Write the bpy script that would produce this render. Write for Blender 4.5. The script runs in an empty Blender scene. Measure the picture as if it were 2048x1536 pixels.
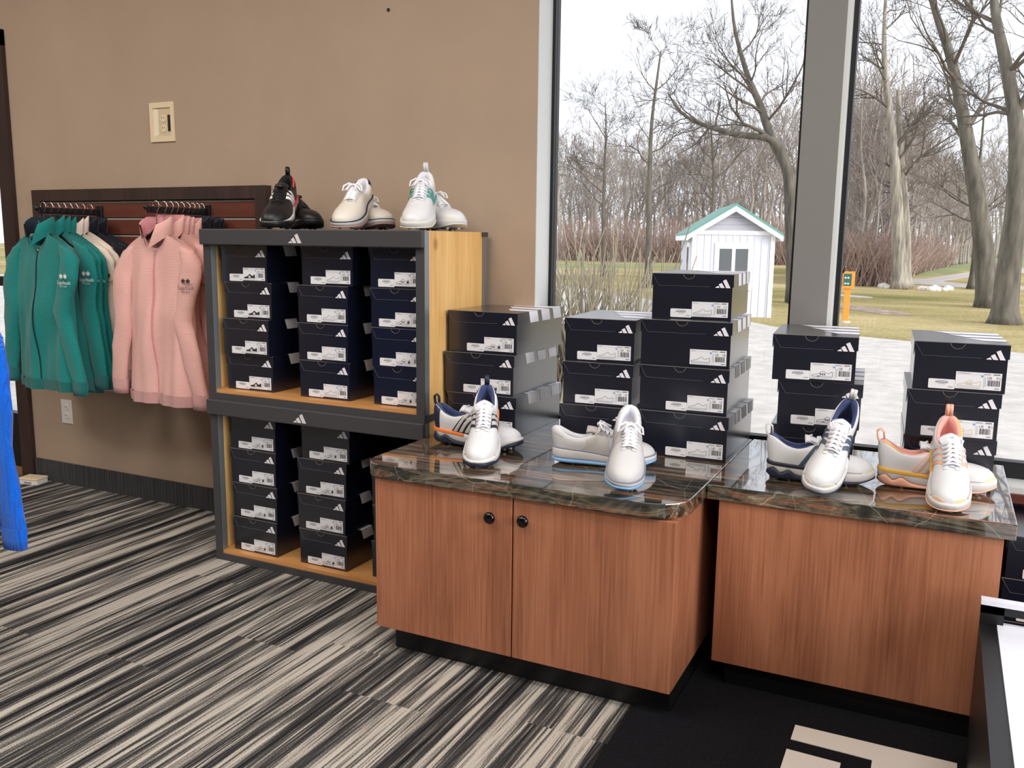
import bpy, bmesh, math, random
import numpy as np
from mathutils import Vector, Matrix, Euler

sc = bpy.context.scene
col = sc.collection
# ------------------------------------------------------------------ camera
CAM = np.array([2.35, -2.762, 1.173]); YAW, PITCH, ROLL, FPX = map(float, (25.998, 9.172, .685, 1765.3))
def _basis():
    y, p, r = np.radians([YAW, PITCH, ROLL])
    fw = np.array([-np.sin(y)*np.cos(p), np.cos(y)*np.cos(p), -np.sin(p)])
    rt = np.cross(fw, [0, 0, 1.]); rt /= np.linalg.norm(rt); up = np.cross(rt, fw)
    return rt*np.cos(r)+up*np.sin(r), -rt*np.sin(r)+up*np.cos(r), fw
RT, UP, FW = _basis()
cd = bpy.data.cameras.new('camera'); cam = bpy.data.objects.new('camera', cd); col.objects.link(cam)
cd.sensor_fit = 'HORIZONTAL'; cd.sensor_width = 36; cd.lens = FPX/2048*36; cd.clip_start = .05; cd.clip_end = 600
cam.matrix_world = Matrix(((RT[0], UP[0], -FW[0], CAM[0]), (RT[1], UP[1], -FW[1], CAM[1]), (RT[2], UP[2], -FW[2], CAM[2]), (0, 0, 0, 1)))
sc.camera = cam
def ray(x, y): return (x-1024)/FPX*RT-(y-768)/FPX*UP+FW
def on(ax, v, x, y):
    """point where the line of sight of a pixel meets the plane axis = v"""
    d = ray(x, y); return CAM+d*(v-CAM[ax])/d[ax]
# ------------------------------------------------------------------ world and exposure
SKY = 1.45
LAMP = 28.0
w = bpy.data.worlds.new('overcast_sky'); sc.world = w; w.use_nodes = True
bg = w.node_tree.nodes['Background']; bg.inputs[0].default_value = (.91, .96, 1.05, 1); bg.inputs[1].default_value = SKY
sun = bpy.data.lights.new('sun', 'SUN'); sun.energy = 4.0; sun.angle = math.radians(45); sun.color = (1, .97, .93)
so = bpy.data.objects.new('sun', sun); col.objects.link(so); so.rotation_euler = Vector((-.88, .36, -.40)).to_track_quat('-Z', 'Y').to_euler()
vs = sc.view_settings; vs.view_transform = 'Standard'; vs.look = 'None'; vs.gamma = 1; vs.use_curve_mapping = False; vs.exposure = 0.0
cy = sc.cycles; cy.use_denoising = True; cy.max_bounces = 8; cy.diffuse_bounces = 4; cy.glossy_bounces = 4; cy.transparent_max_bounces = 12
cy.sample_clamp_indirect = 4; cy.caustics_reflective = False; cy.caustics_refractive = False
# ceiling lamps (out of view above): light comes from these fixtures
for i, (lx, ly) in enumerate([(-1.6, -1.6), (.6, -1.7), (2.8, -1.7), (-1.6, -3.0), (.6, -3.0), (2.8, -3.0)]):
    ld = bpy.data.lights.new('ceiling_lamp', 'AREA'); ld.shape = 'RECTANGLE'; ld.size = 1.2; ld.size_y = .6
    ld.energy = LAMP; ld.color = (1, .93, .85)
    lo = bpy.data.objects.new('ceiling_lamp', ld); col.objects.link(lo); lo.location = (lx, ly, 2.93)

# ------------------------------------------------------------------ helpers
def lin(c): return tuple(((v/255)/12.92 if v/255 <= .04045 else ((v/255+.055)/1.055)**2.4) for v in c)
def pchip(xs, ys):
    xs = np.array(xs, float); ys = np.array(ys, float); h = np.diff(xs); d = np.diff(ys)/h
    m = np.zeros(len(xs)); m[0] = d[0]; m[-1] = d[-1]
    for i in range(1, len(xs)-1):
        m[i] = 0 if d[i-1]*d[i] <= 0 else 2*d[i-1]*d[i]/(d[i-1]+d[i])
    def f(t):
        t = min(max(t, xs[0]), xs[-1]); i = min(int(np.searchsorted(xs, t, 'right')-1), len(h)-1)
        s = (t-xs[i])/h[i]
        return float((2*s**3-3*s**2+1)*ys[i]+(s**3-2*s**2+s)*h[i]*m[i]+(-2*s**3+3*s**2)*ys[i+1]+(s**3-s**2)*h[i]*m[i+1])
    return f
class MB:
    def __init__(s): s.v = []; s.f = []; s.m = []
    def add(s, verts, faces, mi=0):
        b = len(s.v); s.v += [tuple(map(float, p)) for p in verts]; s.f += [tuple(b+i for i in f) for f in faces]; s.m += [mi]*len(faces); return s
    def box(s, a, b, mi=0):
        x0, y0, z0 = a; x1, y1, z1 = b
        return s.add([(x0,y0,z0),(x1,y0,z0),(x1,y1,z0),(x0,y1,z0),(x0,y0,z1),(x1,y0,z1),(x1,y1,z1),(x0,y1,z1)],
                     [(0,3,2,1),(4,5,6,7),(0,1,5,4),(1,2,6,5),(2,3,7,6),(3,0,4,7)], mi)
    def tube(s, pts, rad, n=8, mi=0, sx=1, cap=True, flat=None):
        pts = [Vector(p) for p in pts]; k = len(pts)
        if not hasattr(rad, '__len__'): rad = [rad]*k
        vs = []; up = None
        for i, p in enumerate(pts):
            t = (pts[min(i+1, k-1)]-pts[max(i-1, 0)]).normalized()
            if up is None:
                up = Vector((0, 0, 1)) if abs(t.z) < .9 else Vector((0, 1, 0))
                if flat: up = Vector(flat)
            a = t.cross(up).normalized(); up = a.cross(t).normalized()
            for j in range(n):
                q = 2*math.pi*j/n
                vs.append(p+a*(math.cos(q)*rad[i]*sx)+up*(math.sin(q)*rad[i]))
        fs = [(i*n+j, i*n+(j+1) % n, (i+1)*n+(j+1) % n, (i+1)*n+j) for i in range(k-1) for j in range(n)]
        if cap: fs += [tuple(range(n-1, -1, -1)), tuple((k-1)*n+j for j in range(n))]
        return s.add(vs, fs, mi)
    def lathe(s, prof, axis='z', c=(0,0,0), n=20, mi=0):
        vs = []
        for r, h in prof:
            for j in range(n):
                q = 2*math.pi*j/n; a, b = r*math.cos(q), r*math.sin(q)
                vs.append((c[0]+a, c[1]+b, c[2]+h) if axis == 'z' else (c[0]+a, c[1]+h, c[2]+b) if axis == 'y' else (c[0]+h, c[1]+a, c[2]+b))
        k = len(prof)
        fs = [(i*n+j, i*n+(j+1) % n, (i+1)*n+(j+1) % n, (i+1)*n+j) for i in range(k-1) for j in range(n)]
        fs += [tuple(range(n)), tuple((k-1)*n+j for j in range(n))]
        return s.add(vs, fs, mi)
    def prism(s, poly, a, b, plane='xz', mi=0):
        """polygon extruded between a and b along the axis that is not in its plane"""
        P = {'xz': lambda u, v, t: (u, t, v), 'xy': lambda u, v, t: (u, v, t), 'yz': lambda u, v, t: (t, u, v)}[plane]
        n = len(poly); vs = [P(u, v, a) for u, v in poly]+[P(u, v, b) for u, v in poly]
        fs = [tuple(range(n)), tuple(range(2*n-1, n-1, -1))]+[(i, (i+1) % n, n+(i+1) % n, n+i) for i in range(n)]
        return s.add(vs, fs, mi)
    def grid(s, P, nu, nv, mi=0, flip=False):
        """P[i][j] points"""
        vs = [P[i][j] for i in range(nu) for j in range(nv)]
        fs = [(i*nv+j, i*nv+j+1, (i+1)*nv+j+1, (i+1)*nv+j) for i in range(nu-1) for j in range(nv-1)]
        if flip: fs = [f[::-1] for f in fs]
        return s.add(vs, fs, mi)
    def mesh(s, name, mats, smooth=False, recalc=True, weld=False):
        me = bpy.data.meshes.new(name); me.from_pydata(s.v, [], s.f)
        if not isinstance(mats, (list, tuple)): mats = [mats]
        for m in mats: me.materials.append(m)
        me.polygons.foreach_set('material_index', s.m)
        if recalc or weld:
            bm = bmesh.new(); bm.from_mesh(me)
            if weld: bmesh.ops.remove_doubles(bm, verts=bm.verts, dist=2e-5)
            if recalc: bmesh.ops.recalc_face_normals(bm, faces=bm.faces)
            bm.to_mesh(me); bm.free()
        if smooth: me.polygons.foreach_set('use_smooth', [True]*len(me.polygons))
        me.update(); return me
def link(name, me, parent=None, loc=None, rot=None, mw=None):
    o = bpy.data.objects.new(name, me); col.objects.link(o)
    if parent: o.parent = parent
    if loc is not None: o.location = loc
    if rot is not None: o.rotation_euler = rot
    if mw is not None: o.matrix_world = mw
    return o
def obj(name, mb, mats, parent=None, smooth=False, bevel=0, weld=False, recalc=True, loc=None):
    o = link(name, mb.mesh(name, mats, smooth, recalc, weld), parent, loc)
    if bevel:
        b = o.modifiers.new('bevel', 'BEVEL'); b.width = bevel; b.segments = 2; b.limit_method = 'ANGLE'; b.angle_limit = .6
    return o
def tag(o, label, cat=None, group=None, kind=None):
    if label: o['label'] = label
    if cat: o['category'] = cat
    if group: o['group'] = group
    if kind: o['kind'] = kind
    return o
def thing(name, label, cat, loc=(0,0,0), rotz=0, group=None):
    o = bpy.data.objects.new(name, None); col.objects.link(o); o.location = loc; o.rotation_euler = (0, 0, rotz); o.empty_display_size = .05
    return tag(o, label, cat, group)
def struct(name, mb, mats, label, cat, **k): return tag(obj(name, mb, mats, **k), label, cat, None, 'structure')

# ------------------------------------------------------------------ materials
MC = {}
def nodes(name):
    m = bpy.data.materials.new(name); m.use_nodes = True; nt = m.node_tree; b = nt.nodes['Principled BSDF']
    return m, nt, b
def N(nt, t, **k):
    n = nt.nodes.new(t)
    for a, v in k.items():
        if a.startswith('i_'): n.inputs[int(a[2:])].default_value = v
        else: setattr(n, a, v)
    return n
def ramp(nt, stops, interp='LINEAR'):
    r = nt.nodes.new('ShaderNodeValToRGB'); cr = r.color_ramp; cr.interpolation = interp
    while len(cr.elements) < len(stops): cr.elements.new(.5)
    for e, (p, c) in zip(cr.elements, stops): e.position = p; e.color = (*lin(c), 1)
    return r
def mat(name, c, rough=.6, metal=0, spec=.5, vary=0, vscale=8, bump=0, bscale=200, coat=0, sheen=0, vec=(1,1,1)):
    if name in MC: return MC[name]
    m, nt, b = nodes(name); MC[name] = m
    b.inputs['Base Color'].default_value = (*lin(c), 1); b.inputs['Roughness'].default_value = rough; b.inputs['Metallic'].default_value = metal
    b.inputs['Specular IOR Level'].default_value = spec; b.inputs['Coat Weight'].default_value = coat; b.inputs['Coat Roughness'].default_value = .2; b.inputs['Sheen Weight'].default_value = sheen
    tc = N(nt, 'ShaderNodeTexCoord'); mp = N(nt, 'ShaderNodeMapping'); mp.inputs['Scale'].default_value = vec
    nt.links.new(tc.outputs['Object'], mp.inputs[0])
    if vary:
        n = N(nt, 'ShaderNodeTexNoise'); n.inputs['Scale'].default_value = vscale; n.inputs['Detail'].default_value = 5
        nt.links.new(mp.outputs[0], n.inputs['Vector'])
        lo = tuple(max(0, v*(1-vary)) for v in c); hi = tuple(min(255, v*(1+vary)) for v in c)
        r = ramp(nt, [(.3, lo), (.7, hi)]); nt.links.new(n.outputs['Fac'], r.inputs[0]); nt.links.new(r.outputs[0], b.inputs['Base Color'])
    if bump:
        n = N(nt, 'ShaderNodeTexNoise'); n.inputs['Scale'].default_value = bscale; n.inputs['Detail'].default_value = 3
        nt.links.new(mp.outputs[0], n.inputs['Vector'])
        bu = N(nt, 'ShaderNodeBump'); bu.inputs['Strength'].default_value = bump; bu.inputs['Distance'].default_value = .002
        nt.links.new(n.outputs['Fac'], bu.inputs['Height']); nt.links.new(bu.outputs[0], b.inputs['Normal'])
    return m
def wood(name, stops, vec=(14, 14, 1.2), rough=.4, knots=False, fine=(160, 160, 4), coat=0):
    if name in MC: return MC[name]
    m, nt, b = nodes(name); MC[name] = m; b.inputs['Roughness'].default_value = rough; b.inputs['Coat Weight'].default_value = coat
    b.inputs['Coat Roughness'].default_value = .2
    tc = N(nt, 'ShaderNodeTexCoord'); mp = N(nt, 'ShaderNodeMapping'); mp.inputs['Scale'].default_value = vec
    nt.links.new(tc.outputs['Object'], mp.inputs[0])
    n = N(nt, 'ShaderNodeTexNoise'); n.inputs['Scale'].default_value = 1; n.inputs['Detail'].default_value = 4; n.inputs['Distortion'].default_value = .6
    nt.links.new(mp.outputs[0], n.inputs['Vector'])
    mp2 = N(nt, 'ShaderNodeMapping'); mp2.inputs['Scale'].default_value = fine; nt.links.new(tc.outputs['Object'], mp2.inputs[0])
    n2 = N(nt, 'ShaderNodeTexNoise'); n2.inputs['Scale'].default_value = 1; n2.inputs['Detail'].default_value = 3; nt.links.new(mp2.outputs[0], n2.inputs['Vector'])
    mx = N(nt, 'ShaderNodeMix'); mx.data_type = 'FLOAT'; mx.inputs[0].default_value = .45
    nt.links.new(n.outputs['Fac'], mx.inputs[2]); nt.links.new(n2.outputs['Fac'], mx.inputs[3])
    r = ramp(nt, stops); nt.links.new(mx.outputs[0], r.inputs[0]); out = r.outputs[0]
    if knots:
        vo = N(nt, 'ShaderNodeTexVoronoi'); vo.inputs['Scale'].default_value = 1
        mp3 = N(nt, 'ShaderNodeMapping'); mp3.inputs['Scale'].default_value = (6, 6, 4.2); nt.links.new(tc.outputs['Object'], mp3.inputs[0]); nt.links.new(mp3.outputs[0], vo.inputs['Vector'])
        kr = N(nt, 'ShaderNodeMapRange'); kr.inputs[1].default_value = .05; kr.inputs[2].default_value = .13; kr.inputs[3].default_value = 1; kr.inputs[4].default_value = 0
        nt.links.new(vo.outputs['Distance'], kr.inputs[0])
        km = N(nt, 'ShaderNodeMix'); km.data_type = 'RGBA'; km.inputs[7].default_value = (*lin((150, 88, 40)), 1)
        nt.links.new(kr.outputs[0], km.inputs[0]); nt.links.new(out, km.inputs[6]); out = km.outputs[2]
    nt.links.new(out, b.inputs['Base Color'])
    return m
def glass_mat(name, tint=(1,1,1), rough=0.0):
    m = bpy.data.materials.new(name); m.use_nodes = True; nt = m.node_tree; nt.nodes.clear()
    o = N(nt, 'ShaderNodeOutputMaterial'); t = N(nt, 'ShaderNodeBsdfTransparent'); g = N(nt, 'ShaderNodeBsdfGlossy'); f = N(nt, 'ShaderNodeFresnel'); mx = N(nt, 'ShaderNodeMixShader')
    t.inputs[0].default_value = (*tint, 1); g.inputs['Roughness'].default_value = rough; f.inputs[0].default_value = 1.45
    ge = N(nt, 'ShaderNodeNewGeometry'); io = N(nt, 'ShaderNodeMix'); io.data_type = 'FLOAT'; io.inputs[2].default_value = 1.45; io.inputs[3].default_value = 1/1.45   # both faces of the thin pane reflect alike
    nt.links.new(ge.outputs['Backfacing'], io.inputs[0]); nt.links.new(io.outputs[0], f.inputs[0])
    nt.links.new(f.outputs[0], mx.inputs[0]); nt.links.new(t.outputs[0], mx.inputs[1]); nt.links.new(g.outputs[0], mx.inputs[2]); nt.links.new(mx.outputs[0], o.inputs[0])
    return m
def carpet(name):
    m, nt, b = nodes(name); b.inputs['Roughness'].default_value = .95; b.inputs['Specular IOR Level'].default_value = .1
    L = nt.links.new
    tc = N(nt, 'ShaderNodeTexCoord'); sp = N(nt, 'ShaderNodeSeparateXYZ'); L(tc.outputs['Object'], sp.inputs[0])
    def M(op, a, bb=None, c=None):
        n = N(nt, 'ShaderNodeMath', operation=op)
        for i, v in enumerate((a, bb, c)):
            if v is None: continue
            if isinstance(v, (int, float)): n.inputs[i].default_value = v
            else: L(v, n.inputs[i])
        return n.outputs[0]
    px = M('FLOOR', M('MULTIPLY', sp.outputs[0], 4.0)); 
    wn = N(nt, 'ShaderNodeTexWhiteNoise', noise_dimensions='1D'); L(px, wn.inputs['W'])
    py = M('FLOOR', M('ADD', M('MULTIPLY', sp.outputs[1], 1.0), wn.outputs['Value']))
    wn2 = N(nt, 'ShaderNodeTexWhiteNoise', noise_dimensions='2D'); cb = N(nt, 'ShaderNodeCombineXYZ'); L(px, cb.inputs[0]); L(py, cb.inputs[1]); L(cb.outputs[0], wn2.inputs['Vector'])
    def stripes(sx, sy, off, det=2, k=40.0):
        c2 = N(nt, 'ShaderNodeCombineXYZ'); L(M('MULTIPLY', sp.outputs[0], sx), c2.inputs[0]); L(M('MULTIPLY', sp.outputs[1], sy), c2.inputs[1])
        L(M('ADD', M('MULTIPLY', wn2.outputs['Value'], k), off), c2.inputs[2])
        n = N(nt, 'ShaderNodeTexNoise'); n.inputs['Scale'].default_value = 1; n.inputs['Detail'].default_value = det; n.inputs['Roughness'].default_value = .6; L(c2.outputs[0], n.inputs['Vector']); return n.outputs['Fac']
    a = stripes(26, .7, 0, 1, .35); c = stripes(130, 2.6, 7, 2); d = stripes(300, 8, 3, 1)
    s = M('ADD', M('ADD', M('MULTIPLY', a, .62), M('MULTIPLY', c, .55)), M('MULTIPLY', d, .16))
    fn = N(nt, 'ShaderNodeTexNoise'); fn.inputs['Scale'].default_value = 320; fn.inputs['Detail'].default_value = 2; L(tc.outputs['Object'], fn.inputs['Vector'])
    s2 = M('ADD', s, M('MULTIPLY', M('SUBTRACT', fn.outputs['Fac'], .5), .22))
    r = ramp(nt, [(.50, (22, 22, 24)), (.585, (52, 51, 52)), (.655, (78, 76, 74)), (.70, (126, 121, 115)), (.76, (178, 171, 162))])
    L(s2, r.inputs[0]); L(r.outputs[0], b.inputs['Base Color'])
    bu = N(nt, 'ShaderNodeBump'); bu.inputs['Strength'].default_value = .7; bu.inputs['Distance'].default_value = .004; L(s2, bu.inputs['Height']); L(bu.outputs[0], b.inputs['Normal'])
    return m
def stone(name):
    m, nt, b = nodes(name); b.inputs['Roughness'].default_value = .08; b.inputs['Specular IOR Level'].default_value = .8; b.inputs['Coat Weight'].default_value = 1; b.inputs['Coat IOR'].default_value = 1.6; b.inputs['Coat Roughness'].default_value = .02
    L = nt.links.new
    tc = N(nt, 'ShaderNodeTexCoord'); mp = N(nt, 'ShaderNodeMapping'); mp.inputs['Scale'].default_value = (3.2, 30, 30); L(tc.outputs['Object'], mp.inputs[0])
    n = N(nt, 'ShaderNodeTexNoise'); n.inputs['Scale'].default_value = 1; n.inputs['Detail'].default_value = 7; n.inputs['Distortion'].default_value = 1.1; n.inputs['Roughness'].default_value = .62; L(mp.outputs[0], n.inputs['Vector'])
    r = ramp(nt, [(.28, (22, 22, 20)), (.38, (52, 50, 42)), (.44, (30, 29, 26)), (.49, (104, 98, 78)), (.52, (62, 46, 36)), (.555, (150, 96, 66)), (.585, (78, 72, 62)), (.63, (170, 158, 130)), (.67, (70, 64, 54)), (.74, (212, 204, 182))]); L(n.outputs['Fac'], r.inputs[0])
    mp2 = N(nt, 'ShaderNodeMapping'); mp2.inputs['Scale'].default_value = (5.5, 2.2, 6); L(tc.outputs['Object'], mp2.inputs[0])
    vo = N(nt, 'ShaderNodeTexVoronoi', feature='DISTANCE_TO_EDGE'); vo.inputs['Scale'].default_value = 1; 
    n3 = N(nt, 'ShaderNodeTexNoise'); n3.inputs['Scale'].default_value = 3; L(mp2.outputs[0], n3.inputs['Vector'])
    mxv = N(nt, 'ShaderNodeMix'); mxv.data_type = 'VECTOR'; mxv.inputs[0].default_value = .12; L(mp2.outputs[0], mxv.inputs[4]); L(n3.outputs['Color'], mxv.inputs[5]); L(mxv.outputs[1], vo.inputs['Vector'])
    kr = N(nt, 'ShaderNodeMapRange'); kr.inputs[1].default_value = .002; kr.inputs[2].default_value = .006; kr.inputs[3].default_value = .3; kr.inputs[4].default_value = 0; L(vo.outputs['Distance'], kr.inputs[0])
    km = N(nt, 'ShaderNodeMix'); km.data_type = 'RGBA'; km.inputs[7].default_value = (*lin((196, 190, 165)), 1); L(kr.outputs[0], km.inputs[0]); L(r.outputs[0], km.inputs[6]); L(km.outputs[2], b.inputs['Base Color'])
    return m
def ground_mat(name):
    m, nt, b = nodes(name); b.inputs['Roughness'].default_value = 1; b.inputs['Specular IOR Level'].default_value = 0
    L = nt.links.new; tc = N(nt, 'ShaderNodeTexCoord'); mp = N(nt, 'ShaderNodeMapping'); mp.inputs['Scale'].default_value = (.10, .22, 1); L(tc.outputs['Object'], mp.inputs[0])
    n = N(nt, 'ShaderNodeTexNoise'); n.inputs['Scale'].default_value = 1; n.inputs['Detail'].default_value = 6; n.inputs['Roughness'].default_value = .65; L(mp.outputs[0], n.inputs['Vector'])
    n2 = N(nt, 'ShaderNodeTexNoise'); n2.inputs['Scale'].default_value = 14; n2.inputs['Detail'].default_value = 4; L(tc.outputs['Object'], n2.inputs['Vector'])
    mx = N(nt, 'ShaderNodeMix'); mx.data_type = 'FLOAT'; mx.inputs[0].default_value = .3; L(n.outputs['Fac'], mx.inputs[2]); L(n2.outputs['Fac'], mx.inputs[3])
    r = ramp(nt, [(.34, (112, 112, 72)), (.46, (152, 140, 98)), (.56, (180, 164, 122)), (.68, (200, 184, 144))]); L(mx.outputs[0], r.inputs[0]); L(r.outputs[0], b.inputs['Base Color'])
    return m
def ribbed(name, c, scale=1400, axis=2, strength=.3, sheen=.2, rough=.85):
    """knit fabric with fine ribs across one axis"""
    m, nt, b = nodes(name); L = nt.links.new; b.inputs['Roughness'].default_value = rough; b.inputs['Sheen Weight'].default_value = sheen; b.inputs['Specular IOR Level'].default_value = .15
    tc = N(nt, 'ShaderNodeTexCoord'); sp = N(nt, 'ShaderNodeSeparateXYZ'); L(tc.outputs['Object'], sp.inputs[0])
    mu = N(nt, 'ShaderNodeMath', operation='MULTIPLY'); mu.inputs[1].default_value = scale; L(sp.outputs[axis], mu.inputs[0])
    si = N(nt, 'ShaderNodeMath', operation='SINE'); L(mu.outputs[0], si.inputs[0])
    n = N(nt, 'ShaderNodeTexNoise'); n.inputs['Scale'].default_value = 260; L(tc.outputs['Object'], n.inputs['Vector'])
    ad = N(nt, 'ShaderNodeMath', operation='ADD'); L(si.outputs[0], ad.inputs[0]); L(n.outputs['Fac'], ad.inputs[1])
    bu = N(nt, 'ShaderNodeBump'); bu.inputs['Strength'].default_value = strength; bu.inputs['Distance'].default_value = .002; L(ad.outputs[0], bu.inputs['Height']); L(bu.outputs[0], b.inputs['Normal'])
    b.inputs['Base Color'].default_value = (*lin(c), 1)
    return m

WHITE = mat('white_print', (238, 238, 240), .5)
M_wall = mat('wall_paint', (170, 148, 128), .8, bump=.25, bscale=260, vary=.02, vscale=3)
M_wallw = mat('white_wall_paint', (205, 198, 188), .85)
M_ceil = mat('ceiling_paint', (225, 222, 215), .9)
M_carpet = carpet('striped_carpet')
M_base = mat('carpet_base', (46, 46, 48), .95, vary=.8, vscale=1, vec=(150, 1, 2), bump=.5)
M_alu = mat('grey_aluminium', (150, 152, 152), .45, .0)
M_jamb = mat('pale_grey_jamb', (212, 214, 212), .5)
M_mull = mat('grey_mullion', (128, 126, 124), .5)
M_gasket = mat('black_gasket', (16, 18, 22), .5)
M_pane = glass_mat('window_glass')
M_brown = wood('dark_brown_wood', [(.3, (38, 26, 24)), (.7, (66, 46, 42))], rough=.5)
M_cherry = wood('cherry_laminate', [(.3, (124, 74, 52)), (.46, (152, 96, 69)), (.56, (166, 108, 79)), (.72, (180, 120, 90))], vec=(9, 9, 1.6), fine=(190, 190, 5), rough=.42)
M_slat = wood('red_brown_slat', [(.3, (82, 42, 32)), (.7, (112, 60, 45))], vec=(1.5, 10, 14), fine=(6, 100, 160), rough=.45)
M_pine = wood('knotty_pine', [(.3, (204, 150, 84)), (.5, (226, 178, 110)), (.7, (240, 198, 134))], vec=(10, 10, 1.3), fine=(80, 80, 4), rough=.45, knots=True)
M_stone = stone('petrified_wood_laminate')
M_black = mat('black_laminate', (14, 14, 17), .45)
M_dkgrey = mat('charcoal_metal', (62, 61, 64), .5)
M_postgrey = mat('pale_steel', (140, 146, 150), .35, .6)
M_knob = mat('black_gloss_knob', (8, 8, 10), .12)
M_boxblk = mat('black_card', (11, 15, 32), .32, spec=.7, vary=.06, vscale=30, coat=.9)
M_boxgap = mat('box_shadow_card', (10, 11, 15), .7)
M_cardedge = mat('raw_card_edge', (112, 106, 100), .8)
M_label = mat('label_paper', (226, 226, 230), .55)
M_ink = mat('label_ink', (36, 36, 42), .7)
M_inkg = mat('label_grey_ink', (126, 126, 136), .7)
M_inkb = mat('label_blue_ink', (110, 160, 215), .7)
M_inky = mat('label_yellow_ink', (206, 184, 138), .7)
M_inkn = mat('label_navy_ink', (40, 48, 110), .7)
M_cream = mat('cream_plastic', (226, 206, 172), .4)
M_whitepl = mat('white_plastic', (222, 218, 212), .4)
M_chrome = mat('chrome_wire', (215, 215, 215), .2, 1)
M_blackpl = mat('black_plastic', (14, 14, 16), .4)
M_mat = mat('black_mat_pile', (20, 20, 24), .95, spec=.1, bump=.8, bscale=500, vary=.25, vscale=120)
M_matw = mat('white_mat_pile', (206, 198, 190), .95, spec=.1, bump=.6, bscale=500)
M_wtop = mat('white_display_top', (222, 224, 236), .3)

# ------------------------------------------------------------------ room shell
XL, XR, YB, ZC = -3.6, 5.6, -6.2, 2.95
b = MB().box((XL, YB, -.1), (XR, .02, 0)); struct('floor', b, M_carpet, 'carpet floor with grey black and cream stripes', 'floor')
WX0 = 1.085; SILL = .50; WTOP = 2.6; GY = .12           # window opening and glass plane
DX0, DX1, DTOP = -2.62, -1.585, 2.095
b = MB(); T = .16
b.box((DX1, 0, 0), (WX0, T, ZC)); b.box((XL, 0, 0), (DX0, T, ZC)); b.box((DX0, 0, DTOP), (DX1, T, ZC))
struct('wall_back', b, M_wall, 'beige painted wall behind the shelves and jackets', 'wall')
b = MB(); b.box((WX0, .02, 0), (XR, T, SILL)); b.box((WX0, 0, WTOP), (XR, T, ZC))
struct('wall_window', b, M_brown, 'dark brown wall panel below the big windows', 'wall')
b = MB().box((XL-.15, YB, 0), (XL, T, ZC)); struct('wall_left', b, M_wall, 'beige wall at the left end of the shop', 'wall')
b = MB(); b.box((XR, YB, 0), (XR+.15, T, .25)); b.box((XR, YB, 2.75), (XR+.15, T, ZC))
for yy in (-6.2, -4.15, -2.1, .0): b.box((XR, yy, .25), (XR+.15, yy+.14, 2.75))
struct('wall_right', b, M_wallw, 'wall of windows at the right end of the shop', 'wall')
b = MB(); b.box((XL, YB-.15, 0), (XR, YB, ZC))
struct('wall_front', b, mat('taupe_wall_paint', (84, 76, 70), .9), 'plain taupe wall behind the viewer', 'wall')
b = MB().box((XL, YB, ZC), (XR, T, ZC+.12)); struct('ceiling', b, M_ceil, 'pale ceiling of the shop', 'ceiling')
b = MB().box((DX1+.005, -.012, 0), (WX0, 0, .102)); struct('baseboard_back', b, M_base, 'dark striped carpet strip along the foot of the beige wall', 'baseboard')
# windows
def window(n, x0, x1, label):
    t = thing(f'window_{n}', label, 'window', ((x0+x1)/2, GY, SILL)); t['kind'] = 'structure'; cx = (x0+x1)/2
    g = MB(); f = .014
    for a, c in (((x0, GY-.012, SILL), (x0+f, GY+.03, WTOP)), ((x1-f, GY-.012, SILL), (x1, GY+.03, WTOP)), ((x0, GY-.012, SILL), (x1, GY+.03, SILL+.06)), ((x0, GY-.012, WTOP-f), (x1, GY+.03, WTOP))):
        g.box((a[0]-cx, a[1]-GY, a[2]-SILL), (c[0]-cx, c[1]-GY, c[2]-SILL))
    obj('frame', g, M_gasket, t)
    obj('pane', MB().box((x0+f-cx, 0, .05), (x1-f-cx, .006, WTOP-SILL-f)), M_pane, t)
MUL = [(1.925, 2.045), (2.86, 2.98), (3.8, 3.92), (4.74, 4.86)]
xs = WX0+.0
for i, (a, c) in enumerate(MUL+[(XR-.05, XR)]):
    window(i+1, xs, a, ['tall left window pane with the shed and bare trees outside', 'tall right window pane with the orange post outside', 'tall window pane right of the second post', 'tall window pane farther right', 'tall window pane at the corner'][i]); xs = c
    if i < 4:
        b = MB().box((a, .055, SILL-.0), (c-.012, T, WTOP), 0).box((c-.012, .056, SILL), (c, T, WTOP), 1)
        struct(f'trim_{i+1}', b, [M_mull, M_jamb], ['wide grey window post between the two tall panes', 'grey window post right of the view', 'third grey window post', 'fourth grey window post'][i], 'window post')
struct('trim_5', MB().box((WX0-.0005, .001, SILL), (WX0+.003, GY, WTOP)), M_jamb, 'pale grey jamb at the left edge of the window', 'window jamb')
struct('trim_6', MB().box((WX0, .0, SILL-.005), (XR, GY-.012, SILL+.012)).box((WX0, -.012, SILL-.03), (XR, .02, SILL-.005), 1), [M_jamb, M_slat], 'pale window sill with brown edge behind the counters', 'window sill')
# glass door on the far left
t = thing('door_1', 'dark framed glass door at the left edge', 'door', ((DX0+DX1)/2, .03, 0)); t['kind'] = 'structure'; cx = (DX0+DX1)/2
g = MB()
for a, c in (((DX0, -.04, 0), (DX0+.07, .1, DTOP)), ((DX1-.085, -.05, 0), (DX1, -.02, DTOP)), ((DX0, -.05, DTOP-.07), (DX1, .1, DTOP))): g.box((a[0]-cx, a[1], a[2]), (c[0]-cx, c[1], c[2]))
obj('frame', g, M_brown, t)
g = MB().box((DX0+.07-cx, 0, .93), (DX1-.085-cx, .05, .975)).box((DX0+.07-cx, 0, .03), (DX1-.085-cx, .05, .30)); obj('rail', g, M_gasket, t)
obj('pane', MB().box((DX0+.07-cx, .02, .3), (DX1-.085-cx, .026, DTOP-.07)), M_pane, t)
obj('threshold', MB().box((DX0+.07-cx, -.04, 0), (DX1-.085-cx, .1, .028)), mat('wood_threshold', (150, 108, 70), .6), t)
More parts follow.
